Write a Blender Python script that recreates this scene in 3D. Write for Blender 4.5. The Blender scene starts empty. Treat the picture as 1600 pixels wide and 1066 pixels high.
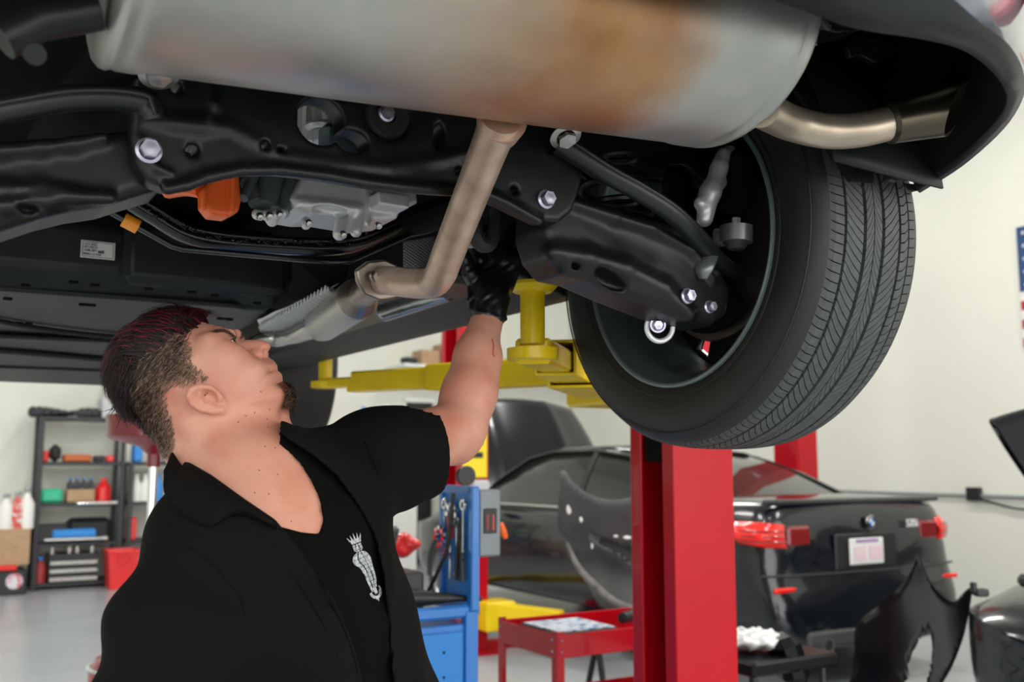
import bpy, bmesh, math, random
import numpy as np
from mathutils import Vector, Matrix
random.seed(7); np.random.seed(7)
C = bpy.context.scene.collection
PI = math.pi
F = 1555.0
TH = math.radians(6.93)
CAM = np.array([0.0, 0.0, 1.35])
# ---------------------------------------------------------------- camera, world, light
cd = bpy.data.cameras.new('camera'); cam = bpy.data.objects.new('camera', cd); C.objects.link(cam)
cam.location = CAM; cam.rotation_euler = (PI / 2 + TH, 0, 0)
cd.sensor_width = 36; cd.lens = 36 * F / 1600; cd.clip_start = 0.02
cd.dof.use_dof = True; cd.dof.focus_distance = 1.46; cd.dof.aperture_fstop = 5.0
sc = bpy.context.scene; sc.camera = cam
sc.view_settings.view_transform = 'Standard'; sc.view_settings.look = 'None'
sc.view_settings.gamma = 1.0; sc.view_settings.exposure = 1.0; sc.view_settings.use_curve_mapping = False
w = bpy.data.worlds.new('world'); sc.world = w; w.use_nodes = True
bg = w.node_tree.nodes['Background']; bg.inputs[0].default_value = (1.0, 0.985, 0.94, 1); bg.inputs[1].default_value = 1.9
# right = car's right hand axis, fwd = car's heading; both cars and the building share these axes
AZ = math.radians(30.9)
NX = np.array([math.cos(AZ), math.sin(AZ), 0.0]); FY = np.array([-math.sin(AZ), math.cos(AZ), 0.0]); UP = np.array([0, 0, 1.0])
FW = np.array([0, math.cos(TH), math.sin(TH)]); CU = np.array([0, -math.sin(TH), math.cos(TH)])
def area(name, loc, rot, sx, sy, power, col=(1, 1, 1), parent=None):
    l = bpy.data.lights.new(name, 'AREA'); l.shape = 'RECTANGLE'; l.size = sx; l.size_y = sy; l.energy = power; l.color = col
    o = bpy.data.objects.new(name, l); C.objects.link(o); o.location = loc; o.rotation_euler = rot
    if parent: o.parent = parent
    return o
# ---------------------------------------------------------------- measuring helpers
def ray(px, py): return FW + np.array([(px - 800) / F, 0, 0]) + CU * ((533 - py) / F)
def P(px, py, Y): r = ray(px, py); return CAM + r * (Y / r[1])
def PZ(px, py, z): r = ray(px, py); return CAM + r * ((z - CAM[2]) / r[2])
def PF(px, py, cy): r = ray(px, py); return CAM + r * (cy / r.dot(FY))      # plane across the car at heading distance cy
def PN(px, py, cx): r = ray(px, py); return CAM + r * (cx / r.dot(NX))      # plane along the car at side distance cx
def W(x, y, z): return NX * x + FY * y + UP * z                            # car axes -> world
def A(*v): return np.array(v, float)
def nrm(v): v = np.array(v, float); n = np.linalg.norm(v); return v / n if n > 0 else v
def frame(d, up=(0, 0, 1)):
    d = nrm(d); u = np.array(up, float)
    if abs(d.dot(nrm(u))) > .98: u = A(1, 0, 0)
    s = nrm(np.cross(d, u)); return s, nrm(np.cross(s, d)), d
def bez(pts, n=8):
    """smooth Catmull-Rom line through the points"""
    pts = [np.array(p, float) for p in pts]
    if len(pts) < 3: return pts
    q = [2 * pts[0] - pts[1]] + pts + [2 * pts[-1] - pts[-2]]; out = []
    for i in range(1, len(q) - 2):
        for k in range(n):
            t = k / n
            out.append(.5 * ((2 * q[i]) + (q[i + 1] - q[i - 1]) * t + (2 * q[i - 1] - 5 * q[i] + 4 * q[i + 1] - q[i + 2]) * t * t + (3 * q[i] - q[i - 1] - 3 * q[i + 1] + q[i + 2]) * t ** 3))
    return out + [pts[-1]]
# ---------------------------------------------------------------- materials
MATS = {}
def mat(name, col=(.5, .5, .5), rough=.5, metal=0., coat=0., noise=None, bump=None, emit=0, spec=.5, alpha=1, sss=0, trans=0, coordscale=1):
    """noise=(scale, second colour, lo, hi); bump=(scale, strength, distance)"""
    if name in MATS: return MATS[name]
    m = bpy.data.materials.new(name); m.use_nodes = True; n = m.node_tree; b = n.nodes['Principled BSDF']
    b.inputs['Base Color'].default_value = (*col, 1); b.inputs['Roughness'].default_value = rough; b.inputs['Metallic'].default_value = metal
    b.inputs['Coat Weight'].default_value = coat; b.inputs['Coat Roughness'].default_value = .04; b.inputs['Specular IOR Level'].default_value = spec
    b.inputs['Transmission Weight'].default_value = trans
    if sss: b.inputs['Subsurface Weight'].default_value = sss; b.inputs['Subsurface Radius'].default_value = (.012, .005, .003); b.inputs['Subsurface Scale'].default_value = 1
    if emit: b.inputs['Emission Color'].default_value = (*col, 1); b.inputs['Emission Strength'].default_value = emit
    tc = n.nodes.new('ShaderNodeTexCoord')
    if noise:
        t = n.nodes.new('ShaderNodeTexNoise'); t.inputs['Scale'].default_value = noise[0]; t.inputs['Detail'].default_value = 6; n.links.new(tc.outputs['Object'], t.inputs['Vector'])
        r = n.nodes.new('ShaderNodeValToRGB'); r.color_ramp.elements[0].position = noise[2]; r.color_ramp.elements[1].position = noise[3]
        r.color_ramp.elements[0].color = (*col, 1); r.color_ramp.elements[1].color = (*noise[1], 1)
        n.links.new(t.outputs['Fac'], r.inputs['Fac']); n.links.new(r.outputs['Color'], b.inputs['Base Color'])
    if bump:
        t = n.nodes.new('ShaderNodeTexNoise'); t.inputs['Scale'].default_value = bump[0]; t.inputs['Detail'].default_value = 5; n.links.new(tc.outputs['Object'], t.inputs['Vector'])
        u = n.nodes.new('ShaderNodeBump'); u.inputs['Strength'].default_value = bump[1]; u.inputs['Distance'].default_value = bump[2]
        n.links.new(t.outputs['Fac'], u.inputs['Height']); n.links.new(u.outputs['Normal'], b.inputs['Normal'])
    MATS[name] = m; return m
# ---------------------------------------------------------------- mesh collector
class MB:
    def __init__(s): s.v = []; s.f = []; s.m = []; s.cur = 0
    def add(s, vs, fs):
        o = len(s.v); s.v += [tuple(map(float, p)) for p in vs]
        for f in fs: s.f.append(tuple(i + o for i in f)); s.m.append(s.cur)
        return s
    def box(s, c, size, ax=None, bev=0):
        c = np.array(c, float); ax = ax or (A(1, 0, 0), A(0, 1, 0), A(0, 0, 1)); h = np.array(size, float) / 2
        if bev:
            bev = min(bev, min(h) * .95); k = []
            for i in range(3):   # chamfered box: each corner gives three points
                pass
            vs = []; idx = {}
            for sx in (-1, 1):
                for sy in (-1, 1):
                    for sz in (-1, 1):
                        for a in range(3):
                            q = [sx * (h[0] - bev), sy * (h[1] - bev), sz * (h[2] - bev)]; q[a] = (sx, sy, sz)[a] * h[a]
                            idx[(sx, sy, sz, a)] = len(vs); vs.append(c + ax[0] * q[0] + ax[1] * q[1] + ax[2] * q[2])
            fs = []
            for a in range(3):
                b, d = (a + 1) % 3, (a + 2) % 3
                for sg in (-1, 1):
                    r = []
                    for (p, q) in ((-1, -1), (1, -1), (1, 1), (-1, 1)):
                        t = [0, 0, 0]; t[a] = sg; t[b] = p; t[d] = q; r.append(idx[(t[0], t[1], t[2], a)])
                    fs.append(r if sg > 0 else r[::-1])
                for p in (-1, 1):       # edges along a
                    for q in (-1, 1):
                        t0 = [0, 0, 0]; t0[a] = -1; t0[b] = p; t0[d] = q; t1 = list(t0); t1[a] = 1
                        r = [idx[(*t0, b)], idx[(*t1, b)], idx[(*t1, d)], idx[(*t0, d)]]
                        fs.append(r if p * q > 0 else r[::-1])
            for sx in (-1, 1):
                for sy in (-1, 1):
                    for sz in (-1, 1):
                        r = [idx[(sx, sy, sz, 0)], idx[(sx, sy, sz, 1)], idx[(sx, sy, sz, 2)]]
                        fs.append(r if sx * sy * sz > 0 else r[::-1])
            return s.add(vs, fs)
        vs = [c + ax[0] * h[0] * i + ax[1] * h[1] * j + ax[2] * h[2] * k for i in (-1, 1) for j in (-1, 1) for k in (-1, 1)]
        return s.add(vs, [(0, 1, 3, 2), (4, 6, 7, 5), (0, 4, 5, 1), (2, 3, 7, 6), (0, 2, 6, 4), (1, 5, 7, 3)])
    def loft(s, rings, cap=True, closed=True, loop=False):
        n = len(rings[0]); vs = [p for r in rings for p in r]; fs = []
        R = len(rings)
        for i in range(R if loop else R - 1):
            a, b = i * n, ((i + 1) % R) * n
            for j in range(n if closed else n - 1):
                k = (j + 1) % n; fs.append((a + j, a + k, b + k, b + j))
        if cap and closed and not loop: fs.append(tuple(range(n))[::-1]); fs.append(tuple(range((R - 1) * n, R * n)))
        return s.add(vs, fs)
    def tube(s, pts, r, n=16, cap=True, smooth=0, flat=1., up=(0, 0, 1)):
        if smooth: 
            if hasattr(r, '__len__'):
                rr = [x[0] for x in bez([A(q, 0, 0) for q in r], smooth)]; r = rr
            pts = bez(pts, smooth)
        pts = [np.array(p, float) for p in pts]; R = []
        rs = list(r) if hasattr(r, '__len__') else [r] * len(pts)
        prev = None
        for i, p in enumerate(pts):
            d = nrm(pts[min(i + 1, len(pts) - 1)] - pts[max(i - 1, 0)])
            if prev is None: a, b, _ = frame(d, up)
            else: b = nrm(prev - d * prev.dot(d)); a = nrm(np.cross(d, b))
            prev = b
            R.append([p + rs[i] * (a * math.cos(t) + b * math.sin(t) * flat) for t in [2 * PI * j / n for j in range(n)]])
        return s.loft(R, cap)
    def cyl(s, p0, p1, r0, r1=None, n=24, cap=True): return s.tube([p0, p1], [r0, r0 if r1 is None else r1], n, cap)
    def lathe(s, prof, o, d, n=32, a0=0, a1=2 * PI, cap=False):
        """prof: list of (distance along d, radius)"""
        a, b, d = frame(d); o = np.array(o, float); full = abs(a1 - a0 - 2 * PI) < 1e-6
        rings = [[o + d * h + r * (a * math.cos(t) + b * math.sin(t)) for t in [a0 + (a1 - a0) * j / (n if full else n - 1) for j in range(n)]] for h, r in prof]
        return s.loft(rings, cap, closed=full)
    def prism(s, poly, d):
        n = len(poly); d = np.array(d, float); poly = [np.array(p, float) for p in poly]
        return s.add(poly + [p + d for p in poly], [tuple(range(n))[::-1], tuple(range(n, 2 * n))] + [(i, (i + 1) % n, n + (i + 1) % n, n + i) for i in range(n)])
    def sphere(s, c, r, n=16, ax=None, sc=(1, 1, 1)):
        ax = ax or (A(1, 0, 0), A(0, 1, 0), A(0, 0, 1)); c = np.array(c, float); R = []
        for i in range(n // 2 + 1):
            t = PI * i / (n // 2); q = max(math.sin(t), 1e-4)
            R.append([c + r * (ax[0] * sc[0] * q * math.cos(u) + ax[1] * sc[1] * q * math.sin(u) + ax[2] * sc[2] * math.cos(t)) for u in [2 * PI * j / n for j in range(n)]])
        return s.loft(R, True)
    def torus(s, c, d, R, r, n=32, m=10, a0=0, a1=2 * PI, cap=True):
        a, b, d = frame(d); full = abs(a1 - a0 - 2 * PI) < 1e-6; rg = []
        for i in range(n if full else n + 1):
            t = a0 + (a1 - a0) * i / n; o = a * math.cos(t) + b * math.sin(t)
            rg.append([np.array(c) + o * (R + r * math.cos(u)) + d * r * math.sin(u) for u in [2 * PI * j / m for j in range(m)]])
        return s.loft(rg, cap, loop=full)
    def grid(s, fn, nu, nv, cu=False):
        return s.loft([[fn(i / (nu - 1), j / (nv - 1)) for j in range(nv)] for i in range(nu)], False, closed=False)
def obj(name, mb, m, parent=None, smooth=35, kind=None, label=None, solid=0, bevel=0, sub=0):
    """links the collected mesh as ONE object; vertices are given in world space; the origin goes to the root's origin"""
    if isinstance(mb, tuple): vs, fs, mi = mb[0], mb[1], None
    else: vs, fs, mi = mb.v, mb.f, mb.m
    me = bpy.data.meshes.new(name); V = np.array(vs, float).reshape(-1, 3)
    if parent is not None:
        r = parent
        while r.parent: r = r.parent
        M = np.array(r.matrix_basis.inverted()); V = V @ M[:3, :3].T + M[:3, 3]; off = None
    else:
        off = V.mean(0); off[2] = V[:, 2].min(); V = V - off
    me.from_pydata(V.tolist(), [], [list(f) for f in fs]); me.validate()
    b = bmesh.new(); b.from_mesh(me); bmesh.ops.remove_doubles(b, verts=b.verts, dist=1e-5); bmesh.ops.recalc_face_normals(b, faces=b.faces); b.to_mesh(me); b.free()
    ms = m if isinstance(m, (list, tuple)) else [m]
    for x in ms: me.materials.append(x)
    if mi is not None and len(ms) > 1 and len(me.polygons) == len(mi):
        for p, k in zip(me.polygons, mi): p.material_index = k
    o = bpy.data.objects.new(name, me); C.objects.link(o)
    if parent is not None: o.parent = parent
    else: o.location = off
    if smooth:
        for p in me.polygons: p.use_smooth = True
        if smooth < 180:
            try: me.set_sharp_from_angle(angle=math.radians(smooth))
            except Exception: pass
    if solid: q = o.modifiers.new('solid', 'SOLIDIFY'); q.thickness = solid; q.offset = 0
    if bevel: q = o.modifiers.new('bevel', 'BEVEL'); q.width = bevel; q.segments = 2; q.limit_method = 'ANGLE'; q.angle_limit = math.radians(40)
    if sub: q = o.modifiers.new('sub', 'SUBSURF'); q.levels = sub; q.render_levels = sub
    if kind: o['kind'] = kind
    if label: o['label'] = label
    return o
def thing(name, label, cat, loc=(0, 0, 0), rz=0, group=None):
    o = bpy.data.objects.new(name, None); C.objects.link(o); o.location = Vector([float(x) for x in loc]); o.rotation_euler = (0, 0, rz); o.empty_display_size = .05
    tag(o, label, cat, group); return o
def tag(o, label, cat, group=None, kind=None):
    o['label'] = label; o['category'] = cat
    if group: o['group'] = group
    if kind: o['kind'] = kind
    return o
def copy_tree(o, parent=None):
    c = o.copy(); C.objects.link(c)
    if parent: c.parent = parent
    for ch in list(o.children): copy_tree(ch, c)
    return c
# ---------------------------------------------------------------- distance field sculpting
def smin(a, b, k):
    if k <= 0: return np.minimum(a, b)
    h = np.clip(.5 + .5 * (b - a) / k, 0, 1); return b * (1 - h) + a * h - k * h * (1 - h)
def smax(a, b, k): return -smin(-a, -b, k)
def s_cap(X, a, b, ra, rb=None):
    a = np.array(a, float); b = np.array(b, float); rb = ra if rb is None else rb
    d = b - a; t = np.clip(((X - a) @ d) / max(d @ d, 1e-9), 0, 1)
    return np.linalg.norm(X - a - t[..., None] * d, axis=-1) - (ra + (rb - ra) * t)
def s_chain(X, pts, rs, k=.01):
    o = None
    for i in range(len(pts) - 1):
        d = s_cap(X, pts[i], pts[i + 1], rs[i], rs[i + 1]); o = d if o is None else smin(o, d, k)
    return o
def s_ell(X, c, r, ax=None):
    q = X - np.array(c, float)
    if ax is not None: q = np.stack([q @ nrm(ax[0]), q @ nrm(ax[1]), q @ nrm(ax[2])], -1)
    r = np.array(r, float); k0 = np.linalg.norm(q / r, axis=-1); k1 = np.linalg.norm(q / (r * r), axis=-1) + 1e-9
    return k0 * (k0 - 1) / k1
def s_box(X, c, h, ax=None, r=0.):
    q = X - np.array(c, float)
    if ax is not None: q = np.stack([q @ nrm(ax[0]), q @ nrm(ax[1]), q @ nrm(ax[2])], -1)
    q = np.abs(q) - (np.array(h, float) - r)
    return np.linalg.norm(np.maximum(q, 0), axis=-1) + np.minimum(q.max(-1), 0) - r
def d_poly(x, y, poly):
    """signed distance to a closed polygon, negative inside"""
    poly = np.array(poly, float); d = np.full(x.shape, 1e9); s = np.ones(x.shape)
    n = len(poly)
    for i in range(n):
        a = poly[i]; b = poly[i - 1]; e = b - a; wx = x - a[0]; wy = y - a[1]
        t = np.clip((wx * e[0] + wy * e[1]) / (e @ e + 1e-12), 0, 1); dx = wx - e[0] * t; dy = wy - e[1] * t
        d = np.minimum(d, dx * dx + dy * dy)
        c1 = y >= a[1]; c2 = y < b[1]; c3 = e[0] * wy > e[1] * wx
        flip = (c1 & c2 & c3) | (~c1 & ~c2 & ~c3); s = np.where(flip, -s, s)
    return s * np.sqrt(d)
def s_pillow(X, o, ex, ey, poly, hw, R, cen=0.):
    """a polygon in the plane (o, ex, ey) blown up to half width hw; R = rounding distance from the outline"""
    q = X - np.array(o, float); x = q @ ex; y = q @ ey; z = q @ nrm(np.cross(ex, ey)) - cen
    d = d_poly(x, y, poly); t = np.clip(-d / R, 0, 1); wv = hw * np.sqrt(np.maximum(1 - (1 - t) ** 2, 0))
    inside = np.abs(z) - wv
    return np.where(d > 0, np.sqrt(d * d + z * z), np.maximum(inside * .7, -1) )
def s_slab(X, o, ex, ey, poly, h, r=.004, cen=0.):
    """a flat polygon plate with thickness 2h and rounded edges"""
    q = X - np.array(o, float); x = q @ ex; y = q @ ey; z = q @ nrm(np.cross(ex, ey)) - cen
    d = d_poly(x, y, poly) + r; zz = np.abs(z) - h + r
    return np.sqrt(np.maximum(d, 0) ** 2 + np.maximum(zz, 0) ** 2) + np.minimum(np.maximum(d, zz), 0) - r
def sculpt(fn, lo, hi, res, pad=.004):
    """surface nets of fn(X) on a grid; returns verts, quads in world space"""
    lo = np.array(lo, float); hi = np.array(hi, float); n = np.ceil((hi - lo) / res).astype(int) + 1
    ax = [lo[i] + np.arange(n[i]) * res for i in range(3)]
    D = np.empty(n, np.float32); B = 12; nb = -(-n // B)
    cc = [lo[i] + (np.arange(nb[i]) * B + (B - 1) / 2) * res for i in range(3)]
    rad = B * res * .88 * 1.35 + pad
    cd_ = np.concatenate([fn(np.stack(np.meshgrid(cc[0][i:i + 1], cc[1], cc[2], indexing='ij'), -1)) for i in range(nb[0])])
    far = np.abs(cd_) > rad
    for i, j, k in np.argwhere(far): D[i * B:(i + 1) * B, j * B:(j + 1) * B, k * B:(k + 1) * B] = cd_[i, j, k]
    near = np.argwhere(~far)
    for q0 in range(0, len(near), 48):       # points of many near blocks in one call
        blk = near[q0:q0 + 48]; pts = []; sls = []
        for i, j, k in blk:
            s_ = (slice(i * B, min((i + 1) * B, n[0])), slice(j * B, min((j + 1) * B, n[1])), slice(k * B, min((k + 1) * B, n[2]))); sls.append(s_)
            pts.append(np.stack(np.meshgrid(ax[0][s_[0]], ax[1][s_[1]], ax[2][s_[2]], indexing='ij'), -1).reshape(-1, 3))
        r_ = fn(np.concatenate(pts)); o_ = 0
        for s_, p_ in zip(sls, pts): D[s_] = r_[o_:o_ + len(p_)].reshape(D[s_].shape); o_ += len(p_)
    D[0] = D[-1] = 1; D[:, 0] = D[:, -1] = 1; D[:, :, 0] = D[:, :, -1] = 1
    S = D < 0; corners = [(i, j, k) for i in (0, 1) for j in (0, 1) for k in (0, 1)]
    m = tuple(x - 1 for x in n); cnt = np.zeros(m, np.int8)
    sl = lambda A_, c: A_[c[0]:c[0] + m[0], c[1]:c[1] + m[1], c[2]:c[2] + m[2]]
    for c in corners: cnt += sl(S, c)
    act = (cnt > 0) & (cnt < 8); idx = np.full(m, -1, np.int64); I = np.argwhere(act); idx[act] = np.arange(len(I))
    pos = np.zeros((len(I), 3)); num = np.zeros(len(I))
    val = {c: D[I[:, 0] + c[0], I[:, 1] + c[1], I[:, 2] + c[2]] for c in corners}
    for c in corners:
        for a in range(3):
            if c[a]: continue
            e = list(c); e[a] = 1; e = tuple(e); va, vb = val[c], val[e]; cr = (va < 0) != (vb < 0)
            t = np.where(cr, va / np.where(cr, va - vb, 1), 0); p = np.tile(np.array(c, float), (len(I), 1)); p[:, a] += t
            pos[cr] += p[cr]; num[cr] += 1
    V = (pos / num[:, None] + I) * res + lo; Q = []
    for a in range(3):
        b, c = (a + 1) % 3, (a + 2) % 3
        s0 = [slice(None)] * 3; s1 = [slice(None)] * 3; s0[a] = slice(0, -1); s1[a] = slice(1, None)
        cr = S[tuple(s0)] != S[tuple(s1)]; J = np.argwhere(cr); J = J[(J[:, b] > 0) & (J[:, c] > 0) & (J[:, b] < n[b] - 1) & (J[:, c] < n[c] - 1)]
        inn = S[tuple(J.T)]; q = []
        for (db, dc) in ((-1, -1), (0, -1), (0, 0), (-1, 0)):
            K = J.copy(); K[:, b] += db; K[:, c] += dc; q.append(idx[tuple(K.T)])
        q = np.stack(q, 1); q[~inn] = q[~inn][:, ::-1]; Q.append(q)
    return V, np.concatenate(Q).tolist()
def bounds(pts, pad):
    p = np.array(pts, float); return p.min(0) - pad, p.max(0) + pad
def bolt(mb, c, d, r=.011, h=.012, flange=1.35, r0=0):
    """flange-head hexagon bolt"""
    d = nrm(d); mb.lathe([(0, 0.001), (0, r * flange), (.003, r * flange), (.005, r * 1.05)], c, d, 20)
    a, b, _ = frame(d); c = np.array(c, float)
    hexa = [c + d * .003 + r * (a * math.cos(t) + b * math.sin(t)) for t in [PI / 3 * i + r0 for i in range(6)]]
    mb.prism(hexa, d * h)
    mb.lathe([(h + .003, r * .7), (h + .0035, .001)], c, d, 14)
    return mb

RX = A(1, 0, 0)
def K(x, y, d): return CAM + FW * d + RX * x + CU * y           # metres right, up and ahead of the camera
def D_(px, py, d): return K((px - 800) / F * d, (533 - py) / F * d, d)
def to_world(V): return CAM + V[:, :1] * RX + V[:, 1:2] * CU + V[:, 2:3] * FW
def q2(px, py, d): return ((px - 800) / F * d, (533 - py) / F * d)
def q3(px, py, d): return A((px - 800) / F * d, (533 - py) / F * d, d)
EX, EY, EZ = A(1, 0, 0), A(0, 1, 0), A(0, 0, 1)
from mathutils.bvhtree import BVHTree
def bvh(vf): return BVHTree.FromPolygons([Vector(v) for v in vf[0]], [tuple(f) for f in vf[1]])
def cast(t, px, py):
    r = nrm(ray(px, py)); h = t.ray_cast(Vector(CAM), Vector(r))
    return (np.array(h[0]), np.array(h[1])) if h[0] is not None else (None, None)
# ================================================================ materials of the place
M_BLK = mat('underbody_black', (.0045, .0058, .0055), .36, 0, spec=.34, bump=(60, .15, .002), noise=(14, (.011, .0145, .0135), .35, .75))
M_BLK2 = mat('undertray_plastic', (.009, .0115, .011), .5, spec=.3, bump=(120, .1, .001), noise=(5, (.02, .0255, .0245), .3, .8))
M_GLOSSB = mat('gloss_black', (.008, .008, .009), .18)
M_RUB = mat('rubber', (.018, .018, .017), .6)
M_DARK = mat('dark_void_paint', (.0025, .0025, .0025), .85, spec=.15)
M_STEEL = mat('steel', (.5, .5, .48), .32, 1, noise=(30, (.36, .35, .32), .35, .7))
M_CHROME = mat('chrome', (.8, .8, .8), .12, 1)
M_ZINC = mat('zinc_bolt', (.55, .53, .66), .35, .8)
M_ALU = mat('cast_aluminium', (.75, .76, .75), .42, .5, bump=(90, .3, .002))
M_RED = mat('red_paint', (.47, .001, .010), .3, spec=.25, coat=.2, noise=(2.5, (.40, .001, .009), .3, .7))
M_RED2 = mat('red_paint_bright', (.75, .02, .02), .3, coat=.3)
M_YEL = mat('yellow_paint', (.86, .62, .004), .35, spec=.35, coat=.2, noise=(9, (.76, .52, .006), .4, .8))
M_BLUE = mat('blue_paint', (.012, .17, .56), .35, coat=.3)
M_WHITE = mat('white_plastic', (.8, .8, .78), .5)
M_CARD = mat('cardboard', (.46, .3, .18), .85, noise=(12, (.4, .26, .15), .4, .7))
M_BP = mat('black_plastic', (.015, .015, .016), .45)
M_CARP = mat('black_car_paint', (.003, .005, .009), .2, spec=.4, coat=.6)
M_GLASS = mat('dark_car_glass', (.02, .022, .02), .05, spec=.8)
# ================================================================ the room
def wallmat(name, col):
    return mat(name, col, .75, noise=(1.2, tuple(c * .97 for c in col), .35, .7), bump=(220, .06, .002))
M_WALL = wallmat('wall_paint', (.72, .735, .665)); M_FLOOR = mat('floor_epoxy', (.37, .395, .42), .28, noise=(3, (.31, .34, .37), .3, .7), bump=(8, .05, .004))
XR, YB, XL, YN, HC = 8.35, 12.3, -9.0, -5.5, 5.2        # right wall, back wall, left wall, open front with the roller doors up, ceiling height
def wbox(x0, x1, y0, y1, z0, z1): return MB().box(W((x0 + x1) / 2, (y0 + y1) / 2, (z0 + z1) / 2), (x1 - x0, y1 - y0, z1 - z0), (NX, FY, UP))
obj('floor', wbox(XL, XR, YN - 12, YB, -.1, 0), M_FLOOR, kind='structure')
obj('ceiling', wbox(XL, XR, YN, YB, HC, HC + .1), mat('ceiling_paint', (.6, .6, .57), .8), kind='structure')
obj('wall_right', wbox(XR, XR + .15, YN, YB, 0, HC), M_WALL, kind='structure')
obj('wall_back', wbox(XL, XR, YB, YB + .15, 0, HC), M_WALL, kind='structure')
obj('wall_left', wbox(XL - .15, XL, YN, YB, 0, HC), M_WALL, kind='structure')
M_LAMP = mat('lamp_diffuser', (1, .98, .94), emit=4)
def lamp(x, y, lab, pw=34):
    t = thing('ceiling_light', lab, 'ceiling light', W(x, y, HC - .12), AZ, 'strip lights under the ceiling')
    obj('light_housing', MB().box(W(x, y, HC - .04), (.3, 2.4, .08), (NX, FY, UP)), M_WHITE, t)
    obj('diffuser', MB().box(W(x, y, HC - .1), (.22, 2.3, .04), (NX, FY, UP), bev=.01), M_LAMP, t)
    l = area('lamp_light', (0, 0, -.03), (0, 0, 0), .22, 2.3, pw, (1, .97, .92), t)
for i, x in enumerate((-5.5, -1.6, 2.6, 6.4)):
    for j, y in enumerate((0.2, 4.2, 8.4)):
        lamp(x, y, 'white strip light on the ceiling, %s from the right wall, %s from the back wall' % (('fourth', 'third', 'second', 'nearest')[i], ('third', 'second', 'nearest')[j]))
# ================================================================ the lifted car (seen from behind and below)
XC = .485
CARL = thing('car', 'grey hatchback raised on a yellow-armed lift, underside, silver muffler and right rear wheel showing', 'car', W(XC, 2.73, 1.38), AZ)
def cobj(n, mb, m, p=None, **k): return obj(n, mb, m, p or CARL, **k)
# ---- wheel
WX, WY, WZ = 1.176, 1.387, 1.7385
def wheel_parts(wx, wy, wz, detailed=True):
    o = W(wx, wy, wz)
    prof = [(.004, .252), (-.006, .262), (-.012, .285), (-.016, .308), (-.012, .33), (-.002, .346), (.012, .3545), (.03, .3565), (.1, .358), (.125, .358), (.195, .3565), (.213, .3545), (.227, .346), (.237, .33), (.241, .308), (.237, .285), (.231, .262), (.221, .252)]
    wh = cobj('wheel', MB().lathe([(.03, .0), (.03, .06)], o, NX, 8), M_DARK)
    mb = MB().lathe(prof, o, NX, 128)
    if detailed:   # raised rings on the sidewall
        for rr in (.272, .338): mb.torus(W(wx - (.0095 if rr < .3 else .0115) , wy, wz), NX, rr, .0016, 96, 6)
    ty = cobj('tyre', mb, M_RUB, wh, smooth=50)
    return wh, ty, o
wh, ty, wo = wheel_parts(WX, WY, WZ)
# tread: five ribs of raised lugs with slanted sipes between them
tr = MB(); NP = 150; BR, TR_ = .3566, .3655
def crown(x): return -.006 * (abs(x - .1125) / .1) ** 3
for (x0, x1, sk0, sk1, grp) in ((.004, .037, .0, .012, 1), (.041, .077, -.01, .022, 1), (.083, .101, .016, -.016, 1), (.1015, .1195, -.016, .014, 1), (.1255, .161, .022, -.012, 1), (.1655, .186, .01, .0, 1), (.188, .221, 0, -.01, 1)):
    for k in range(NP):
        a0 = 2 * PI * k / NP; a1 = a0 + 2 * PI / NP * .86
        vs = []
        for R_ in (0, 1):
            for (x, sk) in ((x0, sk0), ((x0 + x1) / 2, (sk0 + sk1) / 2 + .003), (x1, sk1)):
                for a in (a0, a1):
                    ins = .0008 * R_; xx = x + (ins if x == x0 else (-ins if x == x1 else 0)); rad = (BR if not R_ else TR_) + crown(x) * (1.3)
                    if x < .006 or x > .219: rad -= .006
                    t = a + sk / .36; vs.append(wo + NX * xx + rad * (FY * math.cos(t) + UP * math.sin(t)))
        tr.add(vs, [(6, 7, 9, 8), (8, 9, 11, 10), (0, 6, 8, 2), (2, 8, 10, 4), (1, 3, 9, 7), (3, 5, 11, 9), (0, 1, 7, 6), (4, 10, 11, 5)])
cobj('tread', tr, mat('tread_rubber', (.055, .062, .06), .62, noise=(60, (.08, .088, .084), .45, .75)), ty, smooth=0)
M_RIM = mat('rim_dark', (.07, .09, .095), .32, .4, noise=(8, (.12, .15, .155), .3, .8))
rim = MB().lathe([(.006, .2535), (-.003, .2545), (-.006, .251), (-.002, .246), (.012, .2425), (.02, .233), (.06, .226), (.13, .22), (.175, .214)], wo, NX, 128)
cobj('rim', rim, M_RIM, wh, smooth=60)
cobj('rim_lip', MB().torus(wo - NX * .004, NX, .2515, .0048, 128, 8), mat('rim_lip', (.16, .205, .21), .3, .3), wh)  # lip paler than the rim, its teal sheen put into the colour
# wheel face seen from behind: dark disc with spoke windows
WIN = [-123, -51, 21, 93, 165]
fc = MB(); NA = 180; rr = [.0, .07, .15, .207, .216]
def inwin(a, r): return any(abs((a - q + 180) % 360 - 180) < 5.2 for q in WIN) and r
for i in range(NA):
    a = [2 * PI * (i + d) / NA for d in (0, 1)]; mid = (i + .5) * 360 / NA
    for j in range(len(rr) - 1):
        if inwin(mid, j == 2): continue
        fc.add([wo + NX * (.165 - .02 * math.cos(rr[j + dj] * 9)) + rr[j + dj] * (FY * math.cos(a[di]) * -1 + UP * math.sin(a[di])) for (di, dj) in ((0, 0), (1, 0), (1, 1), (0, 1))], [(0, 1, 2, 3)])
cobj('spokes', fc, M_GLOSSB, wh, solid=.014)
cobj('brake_disc', MB().lathe([(.1, .05), (.1, .162), (.112, .165), (.124, .162), (.124, .05)], wo, NX, 64, cap=True), mat('disc_iron', (.1, .09, .085), .4, .8), wh)
cobj('dust_shield', MB().lathe([(.088, .03), (.088, .12), (.082, .14), (.087, .15)], wo, NX, 48, a0=.9, a1=5.4), M_DARK, solid=.002)
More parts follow.
